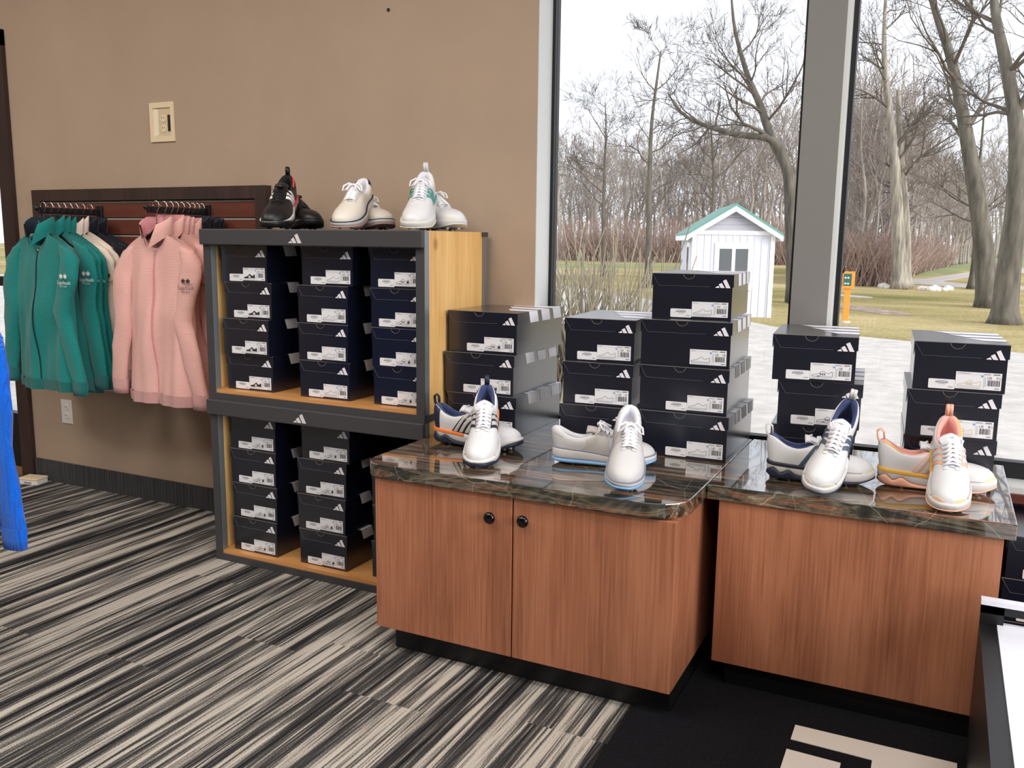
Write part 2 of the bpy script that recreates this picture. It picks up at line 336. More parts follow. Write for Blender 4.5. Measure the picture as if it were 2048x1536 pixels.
# small nail hole high on the wall, drawn as a dark raised disc
tag(obj('wall_nail_hole', MB().lathe([(.001, -.001), (.006, -.003), (.006, .001)], 'y', tuple(on(1, 0, 777, 20)), 10), M_gasket), 'small dark nail hole high on the beige wall', 'hole')

# ------------------------------------------------------------------ outside
GZ = -.3
M_grass = ground_mat('dormant_grass'); M_conc = mat('concrete', (190, 184, 177), .9, vary=.07, vscale=5, bump=.3, bscale=60)
M_path = mat('cart_path', (176, 170, 164), .9, vary=.05, vscale=2)
b = MB().box((-160, .3, GZ-.3), (160, 320, GZ)); struct('ground_outside', b, M_grass, 'lawn of dormant yellow and green grass outside', 'lawn')
def flat(name, pts, z, m, label, cat):
    b = MB().prism([tuple(p) for p in pts], z-.02, z, 'xy'); return struct(name, b, m, label, cat)
def gp(x, y, z=GZ): p = on(2, z, x, y); return (p[0], p[1])
flat('pavement_outside', [(-30, .25), (30, .25), gp(2048, 708), gp(1740, 676), gp(1650, 668), gp(1550, 655), gp(1250, 590), gp(1105, 566), (-30, 22)], GZ+.012, M_conc, 'pale concrete pavement in front of the windows', 'pavement')
flat('cart_path', [gp(1640, 566), gp(1700, 561), gp(1850, 558), gp(1960, 541), gp(2060, 537), gp(2060, 545), gp(1960, 551), gp(1880, 563), gp(1960, 572), gp(2060, 575), gp(2060, 580), gp(1950, 578), gp(1830, 569), gp(1700, 567), gp(1640, 572)], GZ+.02, M_path, 'pale cart path winding across the lawn', 'path')
flat('side_path', [gp(1640, 583), gp(1690, 590), gp(1745, 595), gp(1745, 597), gp(1690, 594), gp(1640, 588)], GZ+.015, M_path, 'short pale footpath beside the orange post', 'path')
M_dirt = mat('dirt', (150, 132, 116), 1, vary=.2, vscale=4); M_green = mat('green_turf', (128, 136, 86), 1, vary=.12, vscale=.8)
flat('fairway', [gp(1860, 512), gp(2060, 508), gp(2060, 533), gp(1960, 538), gp(1850, 552), gp(1780, 556), gp(1850, 540)], GZ+.01, M_green, 'green fairway beyond the cart path', 'fairway')
flat('bare_soil', [gp(1655, 606), gp(1720, 612), gp(1800, 624), gp(1830, 632), gp(1770, 630), gp(1690, 618), gp(1655, 612)], GZ+.01, M_dirt, 'brown bare patch in the lawn by the post', 'soil')
flat('far_green', [gp(1105, 527), gp(1390, 529), gp(1390, 537), gp(1105, 536)], GZ+.01, M_green, 'green strip of turf below the far woods', 'turf')

# bare trees
def tree_mesh(name, rng, spine, r0, r1, mats, depth=4, nchild=7, spread=.9, lenf=.42, start=.3, twig=.0045, gnarl=.16, sides=(8, 6, 4, 3, 3), minr=0):
    """trunk along the spine and branches of falling size; returns trunk and branch meshes"""
    tr = MB(); br = MB()
    sp = [Vector(p) for p in spine]
    # smooth spine
    pts = []
    for i in range(len(sp)-1):
        for k in range(4):
            s = k/4; p0 = sp[max(i-1, 0)]; p1 = sp[i]; p2 = sp[i+1]; p3 = sp[min(i+2, len(sp)-1)]
            pts.append(.5*((2*p1)+(p2-p0)*s+(2*p0-5*p1+4*p2-p3)*s*s+(3*p1-p0-3*p2+p3)*s**3))
    pts.append(sp[-1]); n = len(pts)
    rad = [r0*(1-i/(n-1))+r1*(i/(n-1)) for i in range(n)]
    rad[0] *= 1.35; 
    if n > 2: rad[1] *= 1.12
    tr.tube(pts, rad, sides[0])
    total = sum((pts[i+1]-pts[i]).length for i in range(n-1))
    def grow(p, d, ln, r, lev):
        k = 4 if lev < 2 else 3; q = [p]; c = p.copy(); dd = d.copy()
        for i in range(k):
            dd = (dd+Vector((rng.gauss(0, gnarl), rng.gauss(0, gnarl), rng.gauss(.05, gnarl)))).normalized()
            c = c+dd*(ln/k); q.append(c.copy())
        rr = [max(r*(1-.75*i/k), twig) for i in range(k+1)]
        br.tube(q, rr, sides[min(lev, 4)], cap=False)
        if lev < depth:
            m = nchild if lev < 2 else max(3, nchild-2)
            for j in range(m):
                f = rng.uniform(.25, 1)*k; i = min(int(f), k-1); pp = q[i].lerp(q[i+1], f-i)
                ax = (q[i+1]-q[i]).normalized(); side = Vector((rng.gauss(0, 1), rng.gauss(0, 1), rng.gauss(.25, .8))); side -= ax*side.dot(ax)
                nd = (ax+side.normalized()*spread*rng.uniform(.5, 1.1)).normalized()
                grow(pp, nd, ln*rng.uniform(.4, .68), rr[i]*rng.uniform(.45, .65), lev+1)
    for j in range(nchild*2):
        f = rng.uniform(start, 1); i = min(int(f*(n-1)), n-2); ax = (pts[i+1]-pts[i]).normalized()
        side = Vector((rng.gauss(0, 1), rng.gauss(0, 1), rng.gauss(.1, .5))); side -= ax*side.dot(ax)
        grow(pts[i].copy(), (ax*.55+side.normalized()*spread).normalized(), total*lenf*rng.uniform(.55, 1)*(1.15-.5*f), rad[i]*rng.uniform(.3, .5), 1)
    return tr.mesh(name+'_trunk', mats[0], True, recalc=False), br.mesh(name+'_branches', mats[1], True, recalc=False)
M_bark = mat('grey_bark', (98, 93, 84), .95, vary=.22, vscale=3, vec=(3, 3, .6), bump=.6, bscale=20)
M_barkd = mat('pale_dead_bark', (140, 133, 122), .95, vary=.25, vscale=3, vec=(4, 4, .5), bump=.6, bscale=20)
M_twig = mat('grey_twig', (98, 90, 82), .95); M_wood = mat('hazed_woodland_bark', (160, 151, 144), .95); M_woodt = mat('hazed_woodland_twig', (156, 146, 140), .95)  # far woods paler than near bark: distance haze put into the colour
def at_depth(x, y, Y): return on(1, Y, x, y)
def pix_tree(name, label, px, Y, r0, r1, seed, mats=(M_bark, M_twig), **k):
    P = [at_depth(x, y, Y) for x, y in px]; P[0] = np.array([P[0][0], Y, GZ]) 
    base = Vector(P[0]); loc = [Vector(p)-base for p in P]
    tm, bm_ = tree_mesh(name, random.Random(seed), loc, r0, r1, mats, **k)
    t = thing(name, label, 'tree', base, group='bare trees outside the windows'); link('trunk', tm, t); link('branches', bm_, t)
    return t
pix_tree('bare_tree', 'thick grey tree trunk nearest the right edge of the window', [(2008, 648), (2015, 560), (2030, 440), (2036, 330), (2030, 230), (2010, 120), (1990, 20), (1980, -120)], 16.9, .25, .05, 3, depth=4, nchild=6, start=.45, lenf=.34, gnarl=.2)
pix_tree('bare_tree', 'tall leaning tree with forked top left of the thickest trunk', [(1976, 615), (1968, 500), (1955, 400), (1938, 300), (1922, 210), (1900, 110), (1870, 20), (1840, -90)], 22.0, .26, .05, 5, depth=4, nchild=6, start=.35, lenf=.36, gnarl=.2)
pix_tree('bare_tree', 'pale weathered trunk with split bark in mid lawn', [(1800, 578), (1797, 500), (1793, 400), (1788, 300), (1775, 190), (1768, 90), (1772, -20)], 30.9, .27, .04, 8, mats=(M_barkd, M_twig), depth=4, nchild=6, start=.4, lenf=.3)
pix_tree('bare_tree', 'broken second stem beside the pale weathered trunk', [(1808, 578), (1810, 480), (1806, 380), (1800, 290), (1797, 180)], 31.6, .24, .07, 18, mats=(M_barkd, M_twig), depth=3, nchild=3, start=.5, lenf=.2)
pix_tree('bare_tree', 'slim dark tree standing by the far cart path', [(1943, 578), (1950, 520), (1953, 460), (1950, 400), (1962, 300), (1970, 200)], 32.7, .14, .02, 11, depth=4, nchild=6, start=.3)
pix_tree('bare_tree', 'tree half hidden by the grey window post with long low limb', [(1592, 560), (1582, 430), (1575, 340), (1545, 280), (1520, 210), (1495, 150), (1470, 60), (1462, -20)], 21, .19, .02, 21, depth=4, nchild=6, start=.35, lenf=.36, gnarl=.2)
pix_tree('bare_tree', 'long horizontal limb reaching left above the shed', [(1592, 562), (1585, 440), (1572, 330), (1545, 281), (1470, 268), (1420, 254), (1385, 240), (1358, 220), (1335, 185)], 20.6, .13, .02, 22, depth=3, nchild=6, start=.45, lenf=.26, gnarl=.22)
pix_tree('bare_tree', 'tall slim tree left of the shed in the left window', [(1296, 560), (1298, 450), (1300, 330), (1304, 240), (1318, 130), (1322, 100)], 26, .12, .015, 31, depth=4, nchild=6, start=.25, lenf=.32)
pix_tree('bare_tree', 'short round-crowned tree near the left window edge', [(1206, 540), (1207, 440), (1209, 340), (1212, 260), (1210, 205)], 34, .11, .015, 33, depth=4, nchild=6, start=.3, lenf=.34)
pix_tree('bare_tree', 'spreading tree rising behind the shed roof', [(1420, 545), (1425, 450), (1428, 360), (1424, 290), (1420, 225)], 32, .11, .02, 35, depth=4, nchild=6, start=.25, lenf=.4)
# woodland: many thin trees, shared meshes
rng = random.Random(77); var = []
for k in range(6):
    hgt = 9.0; p = [Vector((0, 0, 0))]
    for i in range(1, 6): p.append(Vector((rng.gauss(0, .16)*i*.5, rng.gauss(0, .16)*i*.5, hgt*i/5)))
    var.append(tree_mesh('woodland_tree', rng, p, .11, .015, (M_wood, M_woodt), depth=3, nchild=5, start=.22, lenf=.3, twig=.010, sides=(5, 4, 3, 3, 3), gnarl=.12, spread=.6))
def wood_tree(x, Y, h):
    p = on(1, Y, x, 520); s = h/9.0
    t = thing('woodland_tree', 'thin bare tree in the dense woods beyond the lawn', 'tree', (p[0], Y, GZ), rng.uniform(0, 6.28), 'woodland trees')
    t.scale = (s*rng.uniform(.85, 1.2), s*rng.uniform(.85, 1.2), s)
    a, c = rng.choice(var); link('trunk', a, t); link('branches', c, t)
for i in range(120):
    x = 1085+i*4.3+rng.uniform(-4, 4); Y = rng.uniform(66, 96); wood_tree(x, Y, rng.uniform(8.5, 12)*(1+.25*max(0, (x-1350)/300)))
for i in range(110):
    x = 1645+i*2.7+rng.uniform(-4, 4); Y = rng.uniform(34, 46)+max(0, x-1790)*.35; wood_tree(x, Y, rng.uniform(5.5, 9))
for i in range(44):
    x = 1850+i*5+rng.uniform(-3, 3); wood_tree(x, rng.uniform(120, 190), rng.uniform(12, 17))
# brush along the wood edge, stems paled with haze in their colour
def brush(name, label, x0, x1, Yf, n, h, c, seed):
    r = random.Random(seed); b = MB(); o0 = on(1, Yf((x0+x1)/2), (x0+x1)/2, 530)
    for i in range(n):
        x = r.uniform(x0, x1); Y = Yf(x)+r.uniform(-2, 3); p = on(1, Y, x, 530); p = Vector((p[0]-o0[0], p[1]-o0[1], 0))
        d = Vector((r.gauss(0, .35), r.gauss(0, .35), 1)); hh = h*r.uniform(.4, 1.1)
        b.tube([p, p+d*hh*.5, p+d*hh+Vector((r.gauss(0, .2), r.gauss(0, .2), 0))], [.022, .016, .006], 3, cap=False)
    o = obj(name, b, mat(name+'_stems', c, 1), recalc=False); o.location = (o0[0], o0[1], GZ)
    tag(o, label, 'brush', None, 'stuff')
brush('undergrowth', 'reddish brown undergrowth at the foot of the far woods', 1090, 1620, lambda x: 66, 3600, 3.4, (168, 146, 136), 4)
brush('undergrowth', 'brown undergrowth at the woods right of the window post', 1640, 1900, lambda x: 34+max(0, x-1790)*.35, 2600, 2.0, (166, 144, 130), 6)
b = MB(); r = random.Random(9); o0 = on(1, 3.6, 1190, 620)                 # bare canes of a shrub just outside
for i in range(420):
    p = Vector((max(-.6, min(.5, r.gauss(-.1, .32))), r.gauss(0, .25), 0)); d = Vector((max(-.5, min(.38, r.gauss(0, .24))), r.gauss(0, .2), 1)).normalized(); h = r.uniform(.8, 1.5)*(1.25 if r.random() < .1 else 1)
    b.tube([p, p+d*h*.5, p+d*h+Vector((r.gauss(0, .08), r.gauss(0, .05), 0))], [.009, .007, .0035], 4, cap=False)
o = obj('cane_shrub', b, mat('straw_canes', (150, 142, 122), .9), recalc=False); o.location = (o0[0], o0[1], GZ); tag(o, 'bare straw coloured shrub of upright canes outside the left window', 'shrub')

# shed
HW, HD = 1.62, 2.6; hp = CAM+ray(1463, 560)*18.0; t = thing('garden_shed', 'pale grey garden shed with green metal roof and white trim', 'shed', (hp[0], hp[1], GZ), math.radians(20))
M_sid = mat('shed_siding', (212, 214, 222), .7); M_trim = mat('shed_white_trim', (250, 250, 250), .6); M_gab = mat('shed_gable_siding', (176, 176, 186), .7); M_groof = mat('green_metal_roof', (96, 150, 136), .4); M_sglass = mat('shed_glass', (92, 96, 98), .1)
EH, RH = 1.72, 2.18; x0, x1 = -HW/2, HW/2
obj('wall', MB().box((x0, 0, 0), (x1, HD, EH)), M_sid, t)
for i in range(11): obj('batten', MB().box((x0+.1+i*(HW-.2)/10-.009, -.012, 0), (x0+.1+i*(HW-.2)/10+.009, 0, EH-.06)), M_sid, t)
for i in range(3):
    za = EH+i*.14; zb = za+.135; wa = (HW/2)*(1-(za-EH)/(RH-EH)); wb = max(.02, (HW/2)*(1-(zb-EH)/(RH-EH)))
    obj('gable_board', MB().prism([(-wa, za), (wa, za), (wb, zb), (-wb, zb)], -.02+.006*i*0, .05), M_gab, t)
for a, c in (((x0-.01, -.03, 0), (x0+.075, .06, EH)), ((x1-.075, -.03, 0), (x1+.01, .06, EH)), ((x0, -.03, EH-.06), (x1, .03, EH+.02)), ((x0-.01, HD-.07, 0), (x0+.02, HD, EH))): obj('trim_board', MB().box(a, c), M_trim, t)
ov = .14; sl = (RH-EH)/(HW/2)
for s in (-1, 1):
    e = (s*(HW/2+ov), EH-sl*ov)
    obj('roof_panel', MB().prism([(0, RH+.05), e, (e[0], e[1]+.045), (0, RH+.1)], -.2, HD+.2), M_groof, t)
    obj('fascia', MB().prism([(0, RH-.06), (e[0], e[1]-.1), e, (0, RH+.05)], -.19, -.14), M_trim, t)
    obj('eave_board', MB().box((min(e[0], e[0]-s*.03), -.18, e[1]-.1), (max(e[0], e[0]-s*.03), HD+.18, e[1])), M_trim, t)
wf = obj('window_frame', MB().box((-.36, -.035, .55), (.4, .0, 1.50)), M_trim, t)
for a in (-.27, .05): obj('pane', MB().box((a, -.04, .65), (a+.25, -.034, 1.38)), M_sglass, wf)
sf = obj('side_window_frame', MB().box((x0-.03, .4, .55), (x0, 1.0, 1.50)), M_trim, t); obj('pane', MB().box((x0-.034, .5, .62), (x0-.029, .9, 1.4)), M_sglass, sf)
# orange marker post
pp = gp(1690, 645); t = thing('marker_post', 'orange marker post with green arrow sign on the lawn', 'signpost', (pp[0], pp[1], GZ), math.radians(8))
M_or = mat('orange_paint', (240, 150, 60), .6); M_sg = mat('sign_green', (44, 96, 84), .6)
s = (CAM[1]-pp[1]); K = 17.6/FPX
obj('post', MB().box((-.055, -.055, 0), (.055, .055, .95)), M_or, t, bevel=.006)
hd = obj('head', MB().prism([(-.10, .66), (.12, .66), (.12, .98), (-.06, .98), (-.10, .93)], -.08, .08), M_or, t)
obj('sign_face', MB().box((-.085, -.084, .71), (.06, -.079, .94)), M_sg, hd)
for k, zz in enumerate((.86, .75)):
    for dx in (-.05, .0): obj('sign_symbol', MB().prism([(dx-.02, zz), (dx, zz-.02), (dx, zz-.006), (dx+.02, zz-.006), (dx+.02, zz+.012), (dx, zz+.012), (dx, zz+.03)], -.0865, -.0835), WHITE, hd)
obj('footing', MB().lathe([(.10, 0), (.09, .03), (.07, .035)], n=10), M_conc, t)
r = random.Random(5)                                                       # stones along the drain and the flag
M_rock = mat('pale_stone', (222, 214, 204), .9, vary=.1)
def rock(x, y, s):
    p = gp(x, y); b = MB(); rr = random.Random(int(x*7+y)); bm = bmesh.new(); bmesh.ops.create_icosphere(bm, subdivisions=1, radius=1)
    vs = [tuple(np.array(v.co)*np.array([s*1.3, s, s*.7])*rr.uniform(.8, 1.2)) for v in bm.verts]; fs = [tuple(v.index for v in f.verts) for f in bm.faces]; bm.free()
    b.add(vs, fs); o = obj('boulder', b, M_rock, smooth=True); o.location = (p[0], p[1], GZ+s*.3)
    tag(o, 'pale boulder in the row of stones by the drain' if x < 1800 else 'pale boulder in the drain near the weathered trunk', 'boulder', 'drain boulders')
for i in range(14): rock(1714+i*4.6+r.uniform(-2, 2), 566+i*.75+r.uniform(-1.5, 1.5), r.uniform(.10, .2))
for i in range(9): rock(1838+i*8+r.uniform(-3, 3), 581+r.uniform(-2, 1), r.uniform(.10, .2))
p = on(1, 100, 1898, 500); t = thing('golf_flag', 'small white flag on a far golf green', 'flag', (p[0], 100, GZ))
obj('pole', MB().tube([(0, 0, 0), (0, 0, 2.0)], .03, 6), WHITE, t); obj('cloth', MB().box((0, -.01, 1.5), (.4, .01, 2.0)), WHITE, t)

# ------------------------------------------------------------------ text as flat outlines
_TX = {}
def text_mesh(s, size):
    """flat outline of a word: vertices (x, z) from its left end and faces"""
    if s not in _TX:
        c = bpy.data.curves.new('word', 'FONT'); c.body = s; c.size = 1; c.resolution_u = 2
        o = bpy.data.objects.new('word', c); me = bpy.data.meshes.new_from_object(o)
        vs = [(v.co.x, v.co.y) for v in me.vertices]; fs = [tuple(p.vertices) for p in me.polygons]
        bpy.data.objects.remove(o); bpy.data.meshes.remove(me); bpy.data.curves.remove(c)
        _TX[s] = (vs, fs)
    vs, fs = _TX[s]
    return [(x*size, z*size) for x, z in vs], fs
LOGO = [[(108, 106), (155, 128), (222, 0), (160, 0)], [(48, 51), (92, 76), (138, 0), (80, 0)], [(0, 6), (46, 32), (62, 0), (6, 0)]]
def logo(mb, x, z, wd, y0, y1, mi=0):
    s = wd/222
    for p in LOGO: mb.prism([(x+a*s, z+c*s) for a, c in p], y0, y1, 'xz', mi)

# ------------------------------------------------------------------ display crates with pine sides
CW, CD0, CD1, CH = .906, -.427, -.022, .602
def crate(z0, label):
    t = thing('display_crate', label, 'shelf unit', (0, 0, z0)); h = CH
    for x in (.004, CW-.014): obj('side_panel', MB().box((x, CD0+.03, .022), (x+.010, CD1-.02, h-.001)), M_pine, t)
    obj('floor_panel', MB().box((.012, CD0+.006, .018), (CW-.012, CD1-.02, .036)), wood('pine_floor', [(.3, (176, 116, 62)), (.5, (200, 142, 84)), (.7, (214, 160, 100))], vec=(1.3, 10, 10), fine=(4, 80, 80), rough=.35), t)
    obj('top_panel', MB().box((.016, CD0+.006, h-.02), (CW-.016, CD1-.005, h-.001)), M_dkgrey, t)
    obj('back_panel', MB().box((.03, CD1-.02, .02), (CW-.03, CD1-.008, h-.02)), M_black, t)
    hd = obj('header', MB().box((-.004, CD0-.014, h-.054), (CW+.001, CD0+.004, h)), M_dkgrey, t, bevel=.003)
    g = MB(); logo(g, .392, h-.045, .054, CD0-.0152, CD0-.0135); obj('logo', g, mat('silver_logo', (212, 208, 206), .5), hd)
    obj('front_rail', MB().box((.0, CD0-.002, 0), (CW, CD0+.012, .024)), M_dkgrey, t)
    obj('side_rail', MB().box((CW-.008, CD0+.012, 0), (CW+.002, CD1, .022)), M_dkgrey, t)
    for x in (0, CW-.03):
        g = MB().box((x, CD0, .024), (x+.03, CD0+.004, h-.054), 0).box((x, CD0+.004, .024), (x+.03, CD0+.03, h-.002), 1); obj('post', g, [M_dkgrey, M_postgrey], t)
        obj('post', MB().box((x, CD1-.02, .0), (x+.03+(.006 if x else 0), CD1, h-.002)), M_postgrey, t)
    obj('corner_cap', MB().box((CW-.012, CD1-.024, h-.016), (CW+.008, CD1+.002, h-.001)), M_dkgrey, t)
crate(0, 'lower pine display crate with charcoal header, standing on the carpet')
crate(CH, 'upper pine display crate stacked on the other, shoes on its top')

# ------------------------------------------------------------------ shoe boxes
def flap_poly(w_, h, d=.036, notch=.0165):
    p = [(0, h), (.022, h-d), (w_, h-d), (w_, h)]
    c = w_*.46
    p += [(c+notch*math.cos(a), h-notch*math.sin(a)*.92) for a in np.linspace(0, math.pi, 9)]
    return p
_BX = {}
def box_parts(w_, h, l):
    k = (w_, h, l)
    if k in _BX: return _BX[k]
    e = .0035
    body = MB().box((e, .0014, 0), (w_-e, l-.003, h-.003)).mesh('shoe_box_body', M_boxblk)
    d = .036
    lid = MB().box((0, .0016, h-.002), (w_, l, h)).box((0, .0016, h-d), (.0016, l, h-.002)).box((w_-.0016, .0016, h-d), (w_, l, h-.002)).box((0, l-.0016, h-d), (w_, l, h-.002))
    lid.prism(flap_poly(w_, h-.0006), 0, .0016); lid = lid.mesh('shoe_box_lid', M_boxblk)
    edge = MB().box((0, -.0003, h-.0012), (w_, .0016, h+.0003)); c = w_*.46      # raw card edge along the lid and around the thumb notch
    arc = [(c+.0165*math.cos(a), -.0002, h-.0006-.0165*math.sin(a)*.92) for a in np.linspace(.1, math.pi-.1, 10)]; edge.tube(arc, .0007, 4)
    fl = [(.001, -.0001, h-.002), (.022, -.0001, h-.0365), (w_*.72, -.0001, h-.0365)]; edge2 = MB().tube(fl, .0005, 4)
    em = edge.mesh('card_edge', M_cardedge); em2 = edge2.mesh('flap_crease', mat('crease_grey', (84, 86, 98), .6))
    lg = MB(); logo(lg, w_-.052, h-.0385, .043, -.0011, .0005); lg = lg.mesh('box_logo', mat('box_logo_white', (226, 224, 232), .5))
    st = MB()                                                                     # three bars printed over the lid's right edge
    for i in range(3):
        ya = .082+i*.092*l/.355; yb = ya+.064*l/.355
        st.add([(w_+.0006, ya, h), (w_+.0006, yb, h), (w_+.0006, yb+.012, h-d), (w_+.0006, ya+.012, h-d)], [(0, 1, 2, 3)])
        x0 = w_*(.66-.16*i)
        st.add([(w_+.0006, ya, h+.0006), (w_+.0006, yb, h+.0006), (x0-.02, yb-.0, h+.0006), (x0+.02, ya, h+.0006)], [(0, 1, 2, 3)])
    st = st.mesh('box_bars', mat('box_bars_white', (232, 230, 238), .45), recalc=False)
    _BX[k] = (body, lid, em, em2, lg, st); return _BX[k]
SHOE_ART = [(0, .05), (.06, .0), (.95, .0), (1, .12), (.97, .42), (.99, .66), (.93, .70), (.80, .46), (.66, .52), (.56, .80), (.50, .74), (.30, .38), (.05, .24)]
_LB = {}
def label_mesh(lw, lh, size, art, word):
    k = (lw, lh, size, art, word)
    if k in _LB: return _LB[k]
    b = MB().box((0, -.0005, 0), (lw, 0, lh), 0); y = -.0009
    def rect(x0, z0, x1, z1, mi, yy=y): b.add([(x0, yy, z0), (x1, yy, z0), (x1, yy, z1), (x0, yy, z1)], [(0, 1, 2, 3)], mi)
    def word_at(s, x, z, sz, mi):
        vs, fs = text_mesh(s, sz); b.add([(x+u, y-.0001, z+v) for u, v in vs], fs, mi)
    ax, az, aw, ah = lw*.04, lh*.16, lw*.52, lh*.62
    P = [(ax+u*aw, az+v*ah*.74) for u, v in SHOE_ART]
    def poly(pts, mi, yy=y): b.add([(u, yy, v) for u, v in pts], [tuple(range(len(pts)))], mi)
    if art == 'black':
        poly(P, 1); poly([(ax+aw*.4, az+ah*.12), (ax+aw*.62, az+ah*.12), (ax+aw*.55, az+ah*.36), (ax+aw*.42, az+ah*.3)], 0, y-.0002); poly([(ax+aw*.4, az), (ax+aw*.95, az), (ax+aw*.95, az+ah*.05), (ax+aw*.45, az+ah*.05)], 0, y-.0002)
    else:
        mo = {'grey': 2, 'navy': 1, 'yellow': 4, 'blue': 5}[art]; 
        for (ua, va), (ub, vb) in zip(P, P[1:]+P[:1]):
            dx, dz = ub-ua, vb-va; q = math.hypot(dx, dz) or 1; nx, nz = -dz/q*.0005, dx/q*.0005
            b.add([(ua-nx, y, va-nz), (ub-nx, y, vb-nz), (ub+nx, y, vb+nz), (ua+nx, y, va+nz)], [(0, 1, 2, 3)], 4 if art == 'yellow' else 2)
        rect(ax+.02*aw, az+ah*.09, ax+aw*.96, az+ah*.10, 2, y-.0002)
        if art in ('navy', 'blue', 'yellow'):
            for i in range(3):
                xx = ax+aw*(.40+.09*i); b.add([(xx+.02*aw, y-.0003, az+ah*.16), (xx+.065*aw, y-.0003, az+ah*.16), (xx+.03*aw, y-.0003, az+ah*.36), (xx-.015*aw, y-.0003, az+ah*.36)], [(0, 1, 2, 3)], mo)
            if art == 'navy': poly([(ax+aw*.78, az+ah*.14), (ax+aw*.97, az+ah*.1), (ax+aw*.96, az+ah*.4), (ax+aw*.9, az+ah*.4)], 1, y-.0003); poly([(ax+aw*.2, az+ah*.02), (ax+aw*.4, az+ah*.02), (ax+aw*.36, az+ah*.1)], 1, y-.0003)
            if art == 'blue': poly([(ax+aw*.2, az+ah*.02), (ax+aw*.4, az+ah*.02), (ax+aw*.36, az+ah*.1)], 5, y-.0003)
    rect(lw*.03, lh*.865, lw*.97, lh*.872, 2); rect(lw*.615, lh*.08, lw*.62, lh*.8, 2)
    rect(lw*.55, lh*.74, lw*.60, lh*.84, 3)
    for i in range(6): rect(lw*.64, lh*(.2+.09*i), lw*.66, lh*(.24+.09*i), 2)
    word_at('US', lw*.69, lh*.635, lh*.20, 1); word_at(size, lw*(.975-.046*len(size)), lh*.635, lh*.20, 1)
    r = random.Random(hash(size) % 97 if False else len(size)*7+ord(size[0])); x = lw*.70
    while x < lw*.95:
        wd = lw*r.choice((.006, .006, .012, .018)); rect(x, lh*.24, x+wd, lh*.58, 1 if r.random() < .7 else 2); x += wd+lw*r.choice((.006, .01))
    word_at(word, lw*.035, lh*.895, lh*.075, 1); rect(lw*.6, lh*.90, lw*.76, lh*.93, 2); rect(lw*.82, lh*.90, lw*.96, lh*.94, 1); rect(lw*.86, lh*.08, lw*.96, lh*.13, 2); rect(lw*.04, lh*.07, lw*.55, lh*.085, 2)
    _LB[k] = b.mesh('size_label', [M_label, M_ink, M_inkg, M_inkb, M_inky, M_inkn], recalc=False); return _LB[k]
def price_mesh():
    if 'p' in _LB: return _LB['p']
    lw, lh = .062, .025; b = MB().prism([(.002, 0), (lw-.002, 0), (lw, .002), (lw, lh-.002), (lw-.002, lh), (.002, lh), (0, lh-.002), (0, .002)], -.0006, 0, 'xz', 0); r = random.Random(3); x = .016
    while x < .046:
        wd = r.choice((.0006, .001, .0016)); b.add([(x, -.0009, lh*.60), (x+wd, -.0009, lh*.60), (x+wd, -.0009, lh*.76), (x, -.0009, lh*.76)], [(0, 1, 2, 3)], 1); x += wd+.0007
    for x0, z0, x1, z1 in ((.02, .82, .043, .86), (.024, .48, .040, .52), (.046, .2, .058, .26)): b.add([(x0, -.0009, lh*z0), (x1, -.0009, lh*z0), (x1, -.0009, lh*z1), (x0, -.0009, lh*z1)], [(0, 1, 2, 3)], 1)
    _LB['p'] = b.mesh('price_label', [M_label, M_inkg], recalc=False); return _LB['p']
def shoe_box(x, y, z, w_, h, l, yaw, size, art, word, label, group, price=True, lwid=.098, tilt=0, lofs=0, lab=True):
    t = thing('shoe_box', label, 'shoe box', (x, y, z), math.radians(yaw), group)
    body, lid, em, em2, lg, st = box_parts(w_, h, l)
    link('body', body, t); li = link('lid', lid, t); link('card_edge', em, li); link('flap_crease', em2, li); link('logo', lg, li); link('printed_bars', st, li)
    if lab:
        lw, lh = lwid, .0435; lx = w_-lw-.013+lofs
        link('size_label', label_mesh(lw, lh, size, art, word), t, (lx, .0012, .008))
        if price: link('price_label', price_mesh(), t, (lx-.0625, .0011, .0045))
    return t
SW, SH, SL_ = .213, .1275, .345
ORD = ['lowest', 'second from bottom', 'third from bottom', 'topmost']
rb = random.Random(2)
up = [('left', .046, ['9½', '10', '9', '10½'], 'black', 'ADIPOWER 26', [.003, 0, .008, -.004]), ('middle', .378, ['11', '10½', '10', '9½'], 'grey', 'MC70', [.002, 0, .003, .02]), ('right', .680, ['10', '9½', '9', '8'], 'navy', 'ADIPOWER SL', [.002, 0, -.001, -.001])]
artname = {'black': 'a black shoe drawing', 'grey': 'a pale outline drawing', 'navy': 'a striped shoe drawing', 'yellow': 'a yellow striped drawing', 'blue': 'a blue striped drawing'}
for cn, x, sz, art, wd, dx in up:
    for i in range(4):
        shoe_box(x+dx[i], -.392+rb.uniform(-.004, .006), CH+.036+i*SH, SW-(.006 if cn == 'right' else 0), SH, SL_, 0 if cn == 'right' else rb.uniform(-1, .6), sz[i], art, wd, f'black shoe box, {ORD[i]} in the {cn} column of the upper crate', 'shoe boxes in the upper crate')
for cn, x, sz, art, wd, dx in [('left', .054, ['9½', '10', '10', '9½'], 'navy', 'ADIPOWER 26', [0, 0, -.003, 0]), ('middle', .358, ['9', '9½', '10', '9½'], 'navy', 'ADIPOWER SL', [.002, -.003, -.001, .017]), ('right', .664, ['9', '9', '9', '9'], 'navy', 'ADIPOWER SL', [.0, .008, .004, .0])]:
    for i in range(3 if cn == 'right' else 4):
        shoe_box(x+dx[i], -.388+rb.uniform(-.004, .006), .036+i*SH, SW-.003, SH, SL_, rb.uniform(-.8, .8), sz[i], art, wd, f'black shoe box, {ORD[i] if not (cn == "right" and i == 2) else "uppermost"} in the {cn} column of the lower crate', 'shoe boxes in the lower crate')
HC = .558
